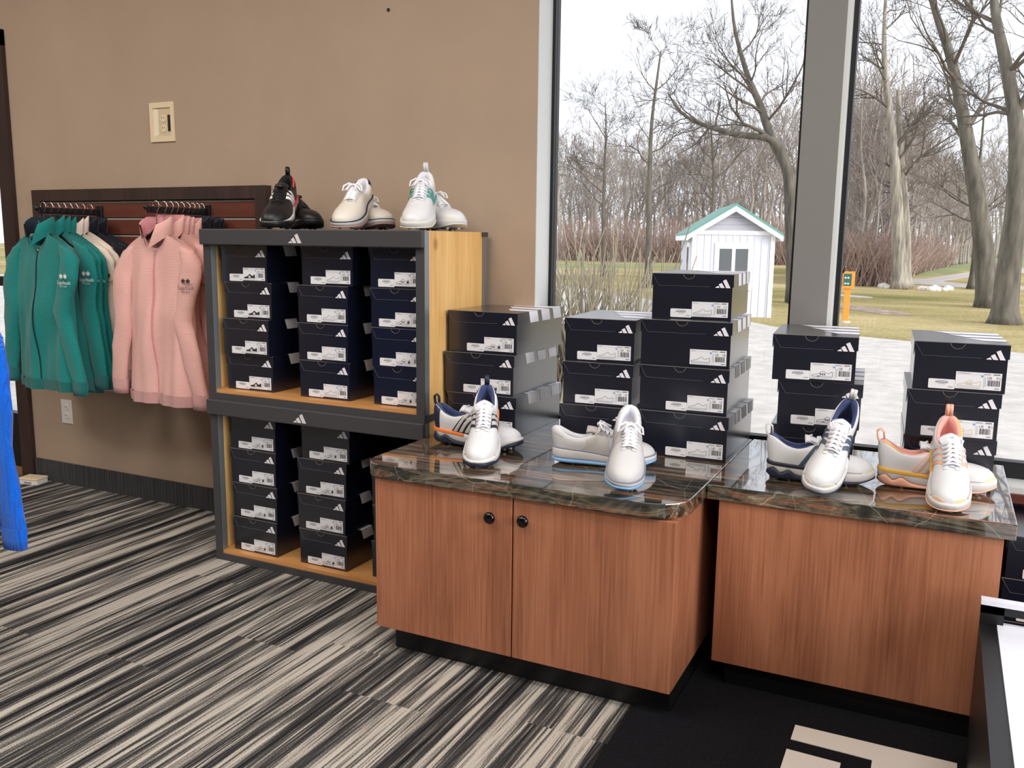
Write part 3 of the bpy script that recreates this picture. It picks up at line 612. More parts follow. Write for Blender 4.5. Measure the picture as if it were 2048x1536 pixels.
def stack(name, rows, h, w_, l, art, word, group, where, sizes, price=None, yawfix=None):
    n = len(rows); nm = {3: ['lowest', 'middle', 'topmost'], 4: ['lowest', 'second from bottom', 'third from bottom', 'topmost']}[n]
    for i, (x, y, yaw) in enumerate(rows):
        shoe_box(x, y, HC+.0005+i*h, w_ if not hasattr(w_, '__len__') else w_[i], h, l, yaw, sizes[i], art, word, f'black shoe box, {nm[i]} of {where}', group, price=(price[i] if price else True), lwid=.104)
stack('a', [(.920, -.312, 0), (.911, -.314, 1.0), (.914, -.296, 0)], .1315, .250, .362, 'navy', 'ADIPOWER SL', 'boxes beside the crates', 'the stack of three beside the crates', ['14', '13', '12'])
stack('b', [(1.318, -.315, 2), (1.322, -.306, 3), (1.316, -.282, 4)], .1295, .222, .35, 'grey', 'MC70 SL', 'boxes in the second counter stack', 'the short stack left of the tallest stack', ['10', '12', '9½'])
stack('c', [(1.569, -.303, 0), (1.561, -.292, 1.5), (1.556, -.280, 3), (1.567, -.22, 4)], .132, [.262, .262, .265, .238], .352, 'grey', 'MC70 SL', 'boxes in the tallest stack', 'the tallest stack of four by the window post', ['13', '12', '14', '11'], price=[1, 1, 0, 1])
stack('d', [(1.944, -.285, 4), (1.956, -.288, 4), (1.937, -.296, 5)], .125, .219, .335, 'blue', 'W ADIPOWER 26 SL', 'boxes in front of the window post', 'the stack in front of the window post', ['7½', '8', '7'])
stack('e', [(2.280, -.250, 3.5), (2.280, -.268, 3.7), (2.288, -.262, 3.2)], .1245, .220, .33, 'yellow', 'W ADIPOWER 26 SL', 'boxes in the rightmost counter stack', 'the rightmost stack on the counter', ['8', '8½', '7½'])
for i in range(4):
    shoe_box(2.537+(.004 if i % 2 else 0), -.28, .0005+i*.1135, .215, .1135, .32, 1, ['8', '7', '9', '8½'][i], 'yellow', 'W ADIPOWER 26', f'black shoe box, {ORD[i]} of the floor stack right of the cabinet', 'boxes on the floor right of the cabinet')

# ------------------------------------------------------------------ cabinets and worktops
SLT = .038
def rounded(x0, y0, x1, y1, rfl, rfr, n=8):
    p = []
    for cx, cy_, r_, a0 in ((x0, y0, rfl, 180), (x1, y0, rfr, 270)):
        if r_:
            c = (cx+r_ if a0 == 180 else cx-r_, cy_+r_)
            p += [(c[0]+r_*math.cos(math.radians(a0+90*k/n)), c[1]+r_*math.sin(math.radians(a0+90*k/n))) for k in range(n+1)]
        else: p.append((cx, cy_))
    return p+[(x1, y1), (x0, y1)]
C1 = (.955, 1.819, -.771); C2 = (1.867, 2.515, -.539); KZ = .076
o = obj('worktop', MB().prism(rounded(.912, -.785, 1.8345, .055, .075, .10), HC-SLT, HC, 'xy'), M_stone, bevel=.003); tag(o, 'glossy dark petrified-wood worktop with rounded corners on the left cabinet', 'worktop')
o = obj('worktop', MB().prism(rounded(1.8355, -.548, 2.538, .062, 0, 0), HC-SLT, HC, 'xy'), M_stone, bevel=.002); tag(o, 'glossy dark petrified-wood worktop with square corners on the right cabinet', 'worktop')
t = thing('cabinet', 'cherry wood cabinet with two doors and black knobs', 'cabinet', (0, 0, 0))
obj('body', MB().box((C1[0], C1[2]+.02, KZ), (C1[1], -.02, HC-SLT)), M_cherry, t)
obj('toe_kick', MB().box((C1[0]+.035, C1[2]+.045, 0), (C1[1]-.01, -.02, KZ)), M_black, t)
xm = 1.385
for a, c, kx, kz in ((C1[0], xm-.0015, 1.327, .459), (xm+.0025, C1[1], 1.423, .464)):
    d = obj('door', MB().box((a, C1[2], KZ), (c, C1[2]+.0185, HC-SLT-.004)), M_cherry, t, bevel=.0015)
    obj('knob', MB().lathe([(.005, .002), (.006, -.012), (.015, -.016), (.0165, -.021), (.013, -.027), (.002, -.029)], 'y', (kx, C1[2], kz), 20), M_knob, d, smooth=True)
t = thing('cabinet', 'plain cherry wood cabinet with no doors, nearest the right edge', 'cabinet', (0, 0, 0))
obj('body', MB().box((C2[0], C2[2], KZ), (C2[1], -.02, HC-SLT)), M_cherry, t, bevel=.001)
obj('toe_kick', MB().box((C2[0]+.03, C2[2]+.03, 0), (C2[1]-.01, -.02, KZ)), M_black, t)

# black floor mat with pale letters
t = thing('floor_mat', 'black floor mat with large pale letters in front of the cabinets', 'mat', (0, 0, 0))
obj('pile', MB().prism([(1.722, -1.9), (3.3, -1.9), (3.3, -.512), (1.896, -.512), (1.896, -.08), (1.811, -.08), (1.811, -.728), (1.722, -.728)], .0005, .008, 'xy'), M_mat, t)
obj('letter', MB().prism([(2.104, -.647), (2.46, -.647), (2.46, -.70), (2.40, -.80), (2.285, -.80), (2.285, -.722), (2.104, -.718)], .008, .0095, 'xy'), M_matw, t)
obj('letter', MB().prism([(2.102, -.765), (2.222, -.768), (2.222, -.9), (2.102, -.9)], .008, .0095, 'xy'), M_matw, t)
# low display stand at the lower right
t = thing('display_stand', 'black framed display stand with white top at the lower right corner', 'display stand', (2.49, -.60, 0))
zt = .398; bx = lambda *a: MB().box(*a)
obj('side_panel', bx((-.012, -.95, .008), (.022, 0, zt-.058)), M_black, t)
obj('upright', bx((-.012, -.022, zt-.06), (.034, 0, zt-.012)), M_black, t)
obj('back_rail', bx((-.012, -.022, zt-.030), (.62, 0, zt-.011)), M_black, t)
obj('rail_edge', bx((-.013, -.024, zt-.011), (.62, .002, zt)), M_wtop, t)
obj('white_top', bx((.022, -.95, zt-.066), (.62, -.004, zt-.053)), M_wtop, t)
obj('side_panel', bx((.60, -.95, .008), (.62, 0, zt-.066)), M_black, t)

# ------------------------------------------------------------------ slatwall, outlets, little box on the floor
x0, x1, z0, z1 = -1.432, -.058, .60, 1.378
t = thing('slat_panel', 'dark framed wall panel of red-brown slats behind the jackets', 'slatwall', ((x0+x1)/2, 0, z0)); cx = (x0+x1)/2
for a, c in (((x0, -.034, z1-.050), (x1, 0, z1)), ((x0, -.034, z0), (x1, 0, z0+.05)), ((x0, -.034, z0+.05), (x0+.055, 0, z1-.05)), ((x1-.055, -.034, z0+.05), (x1, 0, z1-.05))): obj('frame_bar', MB().box((a[0]-cx, a[1], a[2]-z0), (c[0]-cx, c[1], c[2]-z0)), M_brown, t)
zz = z1-.056; k = 0
while zz-.066 > z0+.05:
    obj('slat', MB().box((x0+.055-cx, -.020, zz-.066-z0), (x1-.055-cx, -.002, zz-.004-z0)), M_slat, t); obj('groove_strip', MB().box((x0+.055-cx, -.0195, zz-.004-z0), (x1-.055-cx, -.002, zz+.002-z0)), M_alu, t); zz -= .072
def outlet_face(parent, cx, cz, y, mh):
    for dz in (.02, -.02):
        f = obj('socket', MB().lathe([(.0155, 0), (.0155, -.002), (.014, -.0028)], 'y', (cx, y, cz+dz), 16), mh, parent)
        for dx in (-.006, .006): obj('slot', MB().box((cx+dx-.001, y-.0032, cz+dz-.001), (cx+dx+.001, y-.0026, cz+dz+.007)), M_gasket, f)
p = on(1, 0, 135, 823); t = thing('outlet_plate', 'white wall outlet low on the wall under the teal jackets', 'outlet', (p[0], 0, p[2]))
obj('plate', MB().box((-.037, -.005, -.057), (.037, 0, .057)), M_whitepl, t, bevel=.002); outlet_face(t, 0, 0, -.005, M_whitepl)
p = on(1, 0, 325.5, 244.5); t = thing('recessed_outlet_box', 'cream recessed outlet box set high in the beige wall', 'outlet', (p[0], 0, p[2]))
a, c, wi, hi = .068, .079, .050, .057
g = MB()
for q, r_ in (((-a, -.006, hi), (a, 0, c)), ((-a, -.006, -c), (a, 0, -hi)), ((-a, -.006, -hi), (-wi, 0, hi)), ((wi, -.006, -hi), (a, 0, hi))): g.box(q, r_)
obj('frame', g, M_cream, t)
# the box stands proud of the wall behind its frame, a shallow tray with shaded back and lit left side painted on
g = MB().box((-wi, -.0012, -hi), (wi, -.0004, hi)); obj('recess_back', g, mat('recess_shaded_cream', (206, 188, 156), .5), t)
obj('dark_slot', MB().box((.030, -.0020, -.038), (.048, -.0010, .028)), M_gasket, t); obj('painted_left_side', MB().prism([(-wi, -hi), (-.022, -hi+.006), (-.022, hi-.006), (-wi, hi)], -.0016, -.0010), mat('recess_lit_cream', (232, 222, 200), .5), t)
outlet_face(t, .006, -.006, -.0012, M_cream)
q0, q1 = on(2, 0, 55, 962), on(2, 0, 110, 957); t = thing('bait_station', 'small off-white plastic box on the carpet by the door', 'plastic box', ((q0[0]+q1[0])/2+.02, -.075, 0), math.radians(12))
obj('base', MB().box((-.052, -.035, 0), (.052, .035, .022)), M_whitepl, t, bevel=.003); obj('lid', MB().box((-.054, -.037, .022), (.054, .037, .032)), M_cream, t, bevel=.003); obj('slot', MB().box((-.02, -.0375, .009), (.02, -.0345, .014)), M_inkg, t)

# ------------------------------------------------------------------ shoes
class Last:
    """shape of one shoe: x from heel to toe, y across, z up"""
    def __init__(s, L=.292, side=1, low=False):
        s.L = L; s.side = side; k = L/.292
        s.w = pchip([0, .008, .02, .05, .1, .18, .3, .42, .55, .68, .78, .86, .92, .96, .985, .996, 1], [v*k for v in (0, .012, .018, .026, .0315, .034, .0335, .0355, .0415, .047, .0475, .044, .0365, .0275, .018, .010, 0)])
        s.cy = pchip([0, .3, .55, .8, 1], [0, -.002, .000, .004*side, .010*side])
        s.zb = pchip([0, .06, .2, .72, .85, 1], [.006, .001, 0, 0, .003, .014])
        s.zs = pchip([0, .15, .4, .6, .8, .92, 1], [.040, .038, .033, .027, .025, .027, .031])
        s.uo = .44
        s.hc = pchip([0, .04, .1, .18, .27, .36, .44], [.112, .110, .100, .088, .083, .088, .098] if not low else [.094, .092, .083, .072, .068, .074, .088])
        s.ht = pchip([.44, .5, .58, .66, .74, .82, .89, .94, .97, .988, .997, 1], [.098 if not low else .088, .0935 if not low else .085, .0845 if not low else .079, .0755 if not low else .073, .0695, .066, .061, .055, .049, .043, .037, .031])
        s.wc = pchip([0, .01, .03, .07, .15, .25, .34, .40, .43, .44], [0, .008, .014, .020, .0255, .027, .024, .018, .009, 0])
    def P(s, sd, u, v):
        u = min(max(u, 0), 1); w_ = s.w(u); zs = s.zs(u)-.004; th = v*math.pi/2
        if u < s.uo:
            top = s.hc(u); wc = min(s.wc(u), w_*.9); a, b_ = .62, .95
        else:
            top = s.ht(u); wc = 0; q = min(1, (u-s.uo)/.2); a, b_ = .62+.2*q, .95
        c = math.cos(th) if v < 1 else 0
        y = wc+(w_-wc)*c**a+.0035*math.sin(math.pi*min(v, 1))*(1 if u < s.uo else .4)*min(1, u*8); z = zs+(top-zs)*math.sin(th)**b_
        x = u*s.L-(.008*math.sin(math.pi*min(1, v*.9))*max(0, 1-u/.10))
        return Vector((x, s.cy(u)+sd*y, z))
    def Nn(s, sd, u, v):
        e = .004; u0, u1 = max(u-e, 0), min(u+e, 1); v0, v1 = max(v-.02, 0), min(v+.02, 1)
        n = (s.P(sd, u1, v)-s.P(sd, u0, v)).cross(s.P(sd, u, v1)-s.P(sd, u, v0))*sd
        n = -n if False else n
        if n.length < 1e-12: return Vector((0, sd, 0))
        n.normalize()
        if n.y*sd < -.2 or (abs(n.y) < .2 and n.z < 0): n = -n
        return n
US = [.5*(1-math.cos(math.pi*i/46)) for i in range(47)]
def patch(mb, S, sd, f, u0, u1, v0, v1, off, nu=10, nv=6, mi=0):
    """raised piece of the upper; f(s, t) may bend the (u, v) coordinates"""
    P = []; B = []
    for i in range(nu+1):
        row = []; rb_ = []
        for j in range(nv+1):
            u, v = f(u0+(u1-u0)*i/nu, v0+(v1-v0)*j/nv); n = S.Nn(sd, u, v); p = S.P(sd, u, v)
            k = off if 0 < i < nu and 0 < j < nv else off*.8
            row.append(p+n*k); rb_.append(p-n*.0015)
        P.append(row); B.append(rb_)
    mb.grid(P, nu+1, nv+1, mi)
    ring = [(i, 0) for i in range(nu+1)]+[(nu, j) for j in range(1, nv+1)]+[(i, nv) for i in range(nu-1, -1, -1)]+[(0, j) for j in range(nv-1, 0, -1)]
    a = [P[i][j] for i, j in ring]; c = [B[i][j] for i, j in ring]; n = len(ring)
    mb.add(a+c, [(i, (i+1) % n, n+(i+1) % n, n+i) for i in range(n)], mi)
def ring_solid(mb, S, lo, hi, out, ua=0.0, ub=1.0, mi=0, bulge=.0015, inset=.004, bottom=True):
    """sole layer around the outline between two heights"""
    us = [u for u in US if ua <= u <= ub]
    if ua > 0: us = [ua]+[u for u in us if u > ua+.005]
    if ub < 1: us = [u for u in us if u < ub-.005]+[ub]
    rows = []
    for lev, (fz, o) in enumerate(((lo, out-.0015), (lambda u: lo(u)+(hi(u)-lo(u))*.25, out+bulge), (lambda u: lo(u)+(hi(u)-lo(u))*.75, out+bulge), (hi, out))):
        for sd in (1, -1):
            r_ = []
            for u in us:
                ex = (u-.5)*2*o*(abs(u-.5)*2)**6
                r_.append((u*S.L+ex, S.cy(u)+sd*(S.w(u)+o*min(1, S.w(u)/.012)), fz(u)))
            rows.append(r_)
    n = len(us)
    for k in range(3):
        for q in range(2):
            mb.grid([rows[2*k+q], rows[2*(k+1)+q]], 2, n, mi)
    mb.grid([rows[0], rows[1]], 2, n, mi); mb.grid([rows[6], rows[7]], 2, n, mi)
    for e in (0, n-1):
        if (e == 0 and ua > 0) or (e == n-1 and ub < 1):
            mb.add([rows[k][e] for k in (0, 2, 4, 6, 7, 5, 3, 1)], [tuple(range(8))], mi)
CLEAT = None
def shoe(name, label, group, style, mw, side=1, L=.292):
    global CLEAT
    low = style.get('low', False); S = Last(L, side, low); t = thing('golf_shoe', label, 'shoe', group=group); mt = style
    # upper
    b = MB(); nv = 12; us = US
    for sd in (1, -1):
        b.grid([[S.P(sd, u, j/nv) for j in range(nv+1)] for u in us], len(us), nv+1)
    obj('upper', b, mt['upper'], t, smooth=True, weld=True)
    # lining and insole
    b = MB(); uo = [u for u in us if u < S.uo]+[S.uo-.001]
    for sd in (1, -1):
        rows = []
        for u in uo:
            wc = S.wc(u); hc = S.hc(u); w_ = S.w(u); cyu = S.cy(u); x = u*S.L+.006*max(0, 1-u/.12)
            k = min(1, wc/.012)
            rows.append([(u*S.L-.004*max(0, 1-u/.1), cyu+sd*(wc+.0015), hc-.0015), (u*S.L-.001, cyu+sd*(wc-.0005*k), hc+.0028), (x+.002*max(0, 1-u/.12), cyu+sd*max(0, wc-.0065*k), hc+.0005), (x+.002, cyu+sd*max(0, wc-.008*k), hc-.016), (x, cyu+sd*max(0, min(w_-.006, .026)*k), S.zs(u)+.022), (x, cyu+sd*max(0, min(w_-.009, .024)*k), S.zs(u)+.010), (x, cyu, S.zs(u)+.008)])
        b.grid(rows, len(rows), 7)
    obj('lining', b, mt['lining'], t, smooth=True, weld=True)
    if mt.get('accent_lining'):
        b = MB(); patch(b, S, -side, lambda u, v: (u, v), .02, .2, .86, 1.0, .0012); obj('collar_accent', b, mt['accent_lining'], t, smooth=True)
    # tongue
    tz = pchip([.33, .37, .41, .46, .52, .6, .67], [.114, .1125, .109, .1035, .097, .086, .0745] if not low else [.100, .099, .097, .0935, .088, .0805, .072]); P = []; Q = []
    for i in range(13):
        u = .335+(.67-.335)*i/12; hw = .0235-.009*(i/12)**2; row = []; r2 = []
        for j in range(9):
            q = (j-4)/4; zz = tz(u)+.003-.013*q*q*(.6+.4*i/12)-(.006*(1-i/2)**2*abs(q) if i < 2 else 0)
            row.append((u*S.L, S.cy(u)+q*hw, zz)); r2.append((u*S.L, S.cy(u)+q*hw, zz-.006))
        P.append(row); Q.append(r2)
    b = MB(); b.grid(P, 13, 9); b.grid(Q, 13, 9)
    b.grid([P[0], Q[0]], 2, 9); b.grid([[p[0] for p in P], [p[0] for p in Q]], 2, 13); b.grid([[p[-1] for p in P], [p[-1] for p in Q]], 2, 13)
    obj('tongue', b, mt['tongue'], t, smooth=True, weld=True)
    # eyestays
    for sd in (1, -1):
        b = MB(); patch(b, S, sd, lambda u, v: (u, v+(.05*(u-.43)/.25)), .425, .69, .74, .88, .0030, 12, 4); obj('eyestay', b, mt.get('eyestay', mt['upper']), t, smooth=True)
    # laces
    ey = [.455, .495, .535, .575, .615, .652]
    def eye(sd, u, v=.79): return S.P(sd, u, v)+S.Nn(sd, u, v)*.0042
    b = MB()
    if mt['laces'] is not None and not mt.get('dial'):
        lr = mt.get('lace_r', .0023)
        for i, u in enumerate(ey):
            a, c = eye(1, u), eye(-1, u); m = (a+c)/2; m.z = tz(min(u, .665))+.0085; a2 = a.lerp(m, .5); a2.z = max(a2.z, m.z-.0025); c2 = c.lerp(m, .5); c2.z = max(c2.z, m.z-.0025)
            b.tube([a, a2, m, c2, c], lr, 6, sx=1.25)
            if i+1 < len(ey):
                for s1 in (1, -1):
                    p, q = eye(s1, u), eye(-s1, ey[i+1]); m2 = (p+q)/2; um = min((u+ey[i+1])/2, .66); m2.z = tz(um)+.0115; b.tube([p, p.lerp(m2, .55)+Vector((0, 0, .0025)), m2, q.lerp(m2, .55)+Vector((0, 0, .0025)), q], lr*.95, 6, sx=1.2)
        top = Vector((.44*S.L, S.cy(.44), tz(.44)+.013))
        if mt.get('bow', True):
            for s1 in (1, -1):
                b.tube([top, top+Vector((.004, s1*.014, .007)), top+Vector((.012, s1*.030, .000)), top+Vector((.020, s1*.034, -.014)), top+Vector((.016, s1*.024, -.012)), top+Vector((.006, s1*.010, .002)), top], lr, 6)
                b.tube([top, top+Vector((.014, s1*.010, .003)), top+Vector((.034, s1*.016, -.007))], lr, 6)
            b.lathe([(.001, -.004), (.0055, -.002), (.0055, .003), (.001, .0045)], 'x', tuple(top), 8)
        else:
            for s1 in (1, -1):
                a = eye(s1, .45); b.tube([a, a+Vector((-.014, s1*.006, .010)), a+Vector((-.022, -s1*.004, .012)), Vector((.40*S.L, S.cy(.4), tz(.4)+.007))], lr, 6)
        obj('laces', b, mt['laces'], t, smooth=True)
    if mt.get('dial'):
        c = Vector((.47*S.L, S.cy(.47), tz(.47)+.007)); b = MB().lathe([(.014, 0), (.0145, .006), (.012, .010), (.002, .011)], 'z', tuple(c), 18); obj('dial', b, mt['laces'], t, smooth=True)
        b = MB()
        for u in (.50, .545, .59, .635):
            a, cc = eye(1, u), eye(-1, u); m = (a+cc)/2; m.z = tz(u)+.008; b.tube([a, m, cc], .0012, 5)
        obj('laces', b, mt['laces'], t)
        for sd in (1, -1):
            b = MB(); patch(b, S, sd, lambda u, v: (u, v), .44, .48, .55, .95, .005, 4, 6); obj('strap', b, mt['eyestay'], t, smooth=True)
    # stripes
    if mt.get('stripe'):
        for sd in (1, -1):
            if mt.get('stripe_back'):
                b = MB(); patch(b, S, sd, lambda u, v: (u+.20*(v-.5), v), .345, .585, .08, .76, .0016, 12, 8); obj('stripe_panel', b, mt['stripe_back'], t, smooth=True)
            for k in range(3):
                ua = .365+k*.072
                b = MB(); patch(b, S, sd, lambda u, v: (u+.20*(v-.5), v), ua, ua+.045, .11, .73, .0030, 4, 8); obj('stripe', b, mt['stripe'], t, smooth=True)
    if mt.get('saddle'):
        for sd in (1, -1):
            b = MB(); patch(b, S, sd, lambda u, v: (u+(.10 if v < .35 else 0)*(.35-v)/.35*(1 if u > .45 else -1), v), .34, .56, .02, .72, .0014, 10, 8); obj('saddle_panel', b, mt['saddle'], t, smooth=True)
    if mt.get('heel'):
        for sd in (1, -1):
            b = MB(); patch(b, S, sd, lambda u, v: (u, v), .0, mt.get('heel_u', .12), mt.get('heel_v', .0), .9 if not mt.get('heel_v') else 1.0, .0014, 8, 6); obj('heel_counter', b, mt['heel'], t, smooth=True)
    if mt.get('tab'):
        h0 = Vector((-.003, S.cy(0), S.hc(0)-.012)); b = MB()
        pts = [h0, h0+Vector((-.007, 0, .018)), h0+Vector((-.009, 0, .034)), h0+Vector((-.001, 0, .041)), h0+Vector((.007, 0, .034)), h0+Vector((.009, 0, .016))]
        for yy in ((-.004, .004) if mt.get('tab_rib') else (0,)): b.tube([p+Vector((0, yy, 0)) for p in pts], .0022, 8, sx=(2.0 if mt.get('tab_rib') else 3.2), flat=(1, 0, 0))
        obj('pull_tab', b, mt['tab'], t, smooth=True)
    # sole layers
    zo = mt['zo'](S); b = MB(); ring_solid(b, S, zo, lambda u: S.zs(u)+.003, .0035); obj('midsole', b, mt['mid'], t, smooth=True, weld=True)
    b = MB(); ring_solid(b, S, S.zb, lambda u: max(zo(u), S.zb(u)+.004)+.0002, .0042 if not mt.get('thin_out') else .002); obj('outsole', b, mt['out'], t, smooth=True, weld=True)
    if mt.get('band'):
        b = MB(); ring_solid(b, S, lambda u: S.zs(u)-.007, lambda u: S.zs(u)+.0045, .0050, mt.get('band_u', (0, .5))[0], mt.get('band_u', (0, .5))[1], bulge=.0012); obj('accent_band', b, mt['band'], t, smooth=True)
    if mt.get('welt'):
        b = MB(); ring_solid(b, S, lambda u: S.zs(u)-.0005, lambda u: S.zs(u)+.0035, .0042, bulge=.0008); obj('welt_line', b, mt['welt'], t, smooth=True)
    if mt.get('toe'):
        b = MB()
        for sd in (1, -1): patch(b, S, sd, lambda u, v: (u, v*(u-.86)/.1), .865, .998, 0, .42, .0016, 8, 6)
        obj('toe_bumper', b, mt['toe'], t, smooth=True)
    if mt.get('foot_lines'):
        for k in range(3):
            for sd in (1, -1): obj('side_line', MB().tube([S.P(sd, u, .05+.05*k)+S.Nn(sd, u, .05+.05*k)*.0016 for u in np.linspace(.66, .88, 8)], .0016, 5), mt['foot_lines'], t, smooth=True)
    if CLEAT is None:
        CLEAT = {}
    ck = mt['cleat'].name
    if ck not in CLEAT: CLEAT[ck] = MB().lathe([(.0075, .001), (.006, -.003), (.0022, -.0065)], n=7).mesh('cleat', mt['cleat'])
    for u, q in ((.08, .4), (.08, -.4), (.2, .55), (.2, -.55), (.62, .6), (.62, -.6), (.74, .62), (.74, -.62), (.86, .45), (.86, -.45)):
        link('cleat', CLEAT[ck], t, (u*S.L, S.cy(u)+q*S.w(u), S.zb(u)))
    t.matrix_world = mw
    return t
LEA = lambda n, c, r=.38: mat(n, c, r, spec=.5, bump=.12, bscale=900)
L_white = LEA('white_leather', (216, 216, 219)); L_cream = LEA('cream_leather', (218, 211, 200)); L_black = LEA('black_leather', (18, 18, 22), .42); L_greyw = LEA('pale_grey_leather', (200, 199, 201), .5); L_grey = LEA('light_suede', (186, 182, 180), .8)
L_navy = LEA('navy_rubber', (28, 34, 58), .5); L_lin_navy = mat('navy_lining', (40, 56, 104), .8, sheen=.3); L_lin_white = mat('white_lining', (222, 222, 230), .85, sheen=.3); L_lin_pink = mat('pink_lining', (232, 168, 158), .85, sheen=.3); L_lin_black = mat('black_lining', (14, 14, 17), .85)
L_mesh = mat('white_mesh_tongue', (226, 228, 238), .8, bump=.4, bscale=700); L_lace = mat('white_lace', (236, 236, 242), .8); L_orange = mat('orange_foam', (240, 132, 60), .5); L_red = mat('coral_red_foam', (226, 66, 86), .5)
L_yellow = mat('amber_foam', (226, 176, 76), .5); L_peach = mat('peach_rubber', (236, 176, 150), .5); L_green = mat('sea_green_print', (84, 158, 146), .5); L_blue = mat('sky_blue_rubber', (128, 176, 222), .5); L_silver = mat('silver_stripe', (196, 192, 188), .35); L_slate = mat('slate_blue_print', (72, 88, 106), .5)
L_white_r = mat('white_rubber', (212, 210, 210), .5); L_clear = mat('clear_pale_rubber', (216, 212, 196), .35); L_mauve = mat('mauve_rubber', (172, 140, 134), .55); L_gum = mat('pale_peach_rubber', (238, 206, 172), .45); L_dial = mat('black_dial', (30, 28, 28), .35)
zig = lambda S: pchip([0, .05, .12, .19, .26, .36, .5, .7, .86, .92, 1], [.020, .030, .016, .026, .014, .008, .007, .008, .010, .018, .026])
zig2 = lambda S: pchip([0, .05, .12, .19, .26, .36, .5, .7, .86, .92, 1], [.016, .028, .014, .024, .012, .007, .006, .006, .007, .009, .016])
lowz = lambda S: pchip([0, .3, .5, .8, 1], [.010, .009, .008, .010, .020])
ST = {
 'navy_orange': dict(upper=L_white, lining=L_lin_navy, tongue=L_mesh, eyestay=L_white, laces=L_lace, stripe=L_silver, stripe_back=L_navy, heel=L_navy, heel_u=.10, tab=L_navy, mid=L_white_r, out=L_navy, band=L_orange, band_u=(0, .42), zo=zig, cleat=L_clear, foot_lines=L_white_r, bow=False),
 'grey_blue': dict(low=True, upper=L_greyw, lining=L_lin_white, tongue=L_grey, eyestay=L_greyw, laces=L_lace, saddle=L_grey, heel=L_greyw, heel_u=.1, heel_v=.55, mid=L_white_r, out=L_blue, welt=mat('grey_welt', (130, 134, 146), .6), zo=lowz, cleat=L_blue, lace_r=.0027),
 'white_slate': dict(upper=L_white, lining=L_lin_navy, tongue=L_mesh, eyestay=L_white, laces=L_lace, stripe=L_slate, tab=L_white_r, mid=L_white_r, out=L_navy, band=mat('dark_navy_foam', (34, 36, 48), .5), band_u=(0, .5), zo=zig2, cleat=L_clear, foot_lines=L_white_r, toe=L_clear, bow=False, tab_rib=True),
 'pink_amber': dict(upper=L_white, lining=L_lin_pink, tongue=L_mesh, eyestay=L_white, laces=L_lace, stripe=L_greyw, stripe_back=L_peach, tab=L_peach, mid=L_white_r, out=L_peach, band=L_yellow, band_u=(0, .52), zo=zig2, cleat=L_clear, foot_lines=L_white_r, toe=L_gum, accent_lining=L_yellow, bow=False, tab_rib=True),
 'black_red': dict(upper=L_black, lining=L_lin_black, tongue=L_black, eyestay=L_black, laces=L_dial, dial=True, stripe=WHITE, tab=L_black, mid=L_white_r, out=L_black, toe=L_black, band=L_red, band_u=(0, .40), zo=lambda S: pchip([0, .05, .12, .19, .26, .36, .5, .7, .80, .88, 1], [.020, .030, .016, .026, .014, .008, .007, .010, .018, .027, .034]), cleat=L_dial, accent_lining=L_red),
 'cream_navy': dict(low=True, upper=L_cream, lining=L_lin_white, tongue=L_cream, eyestay=L_cream, laces=L_lace, heel=L_navy, heel_u=.10, heel_v=.6, mid=L_white_r, out=L_mauve, welt=L_navy, zo=lowz, cleat=L_mauve, lace_r=.003),
 'white_green': dict(upper=L_white, lining=L_lin_white, tongue=L_mesh, eyestay=L_white, laces=L_lace, stripe=L_green, tab=L_white_r, mid=L_white_r, out=L_clear, band=L_green, band_u=(0, .34), zo=zig2, cleat=L_clear, toe=L_clear, tab_rib=True),
}
def lying(x, y, z, yaw, L=.292): return Matrix.Translation((x, y, z+.0066)) @ Matrix.Rotation(math.radians(yaw), 4, 'Z')
def leaning(tx, ty, z, yaw, pitch, roll=0, L=.292):
    """toe rests at (tx, ty), heel lifted by pitch"""
    piv = Matrix.Translation((-.90*L, 0, -.004))
    return Matrix.Translation((tx, ty, z+.006+.036*abs(math.sin(math.radians(roll))))) @ Matrix.Rotation(math.radians(yaw), 4, 'Z') @ Matrix.Rotation(math.radians(pitch), 4, 'Y') @ Matrix.Rotation(math.radians(roll), 4, 'X') @ piv
def pair(style, lab, lie, lean, Z, L=.292, side=1):
    shoe('golf_shoe', f'{lab[0]}', 'pairs of display golf shoes', ST[style], lying(lie[0], lie[1], Z, lie[2], L), side, L)
    shoe('golf_shoe', f'{lab[1]}', 'pairs of display golf shoes', ST[style], leaning(lean[0], lean[1], Z, lean[2], lean[3], lean[4], L), -side, L)
pair('navy_orange', ('white shoe with navy stripes and orange band lying on the left worktop', 'white shoe with navy stripes leaning toe down on its orange-banded mate'), (.968, -.450, -3), (1.236, -.662, -66, 20, 0), HC, .285)
pair('grey_blue', ('pale grey saddle shoe with blue sole lying on the left worktop', 'pale grey laced shoe with blue toe sole leaning on its mate'), (1.388, -.510, 12), (1.664, -.695, -71, 19, -6), HC, .282)
pair('white_slate', ('white shoe with navy heel lying on the right worktop', 'white shoe with slate stripes leaning toe down, navy inside'), (1.962, -.395, 10), (2.108, -.503, -98, 30, -14), HC, .262)
pair('pink_amber', ('white shoe with peach sole and amber band lying at the right end', 'white shoe with peach stripes and pink lining leaning toe down'), (2.232, -.325, 6), (2.402, -.492, -84, 21, 0), HC, .27)
ZT = CH*2+.0005
pair('black_red', ('black shoe lying on the upper crate under its mate', 'black shoe with white stripes and red band leaning on the upper crate'), (.075, -.065, -33), (.288, -.380, -62, 19, 0), ZT)
pair('cream_navy', ('cream shoe lying sole forward on the upper crate', 'cream laced shoe with navy welt leaning on the upper crate'), (.395, -.065, -36), (.582, -.380, -70, 19, 0), ZT)
pair('white_green', ('white shoe with spikes lying at the right end of the upper crate', 'white shoe with sea-green stripes leaning on the upper crate'), (.675, -.065, -36), (.852, -.380, -66, 19, 0), ZT)

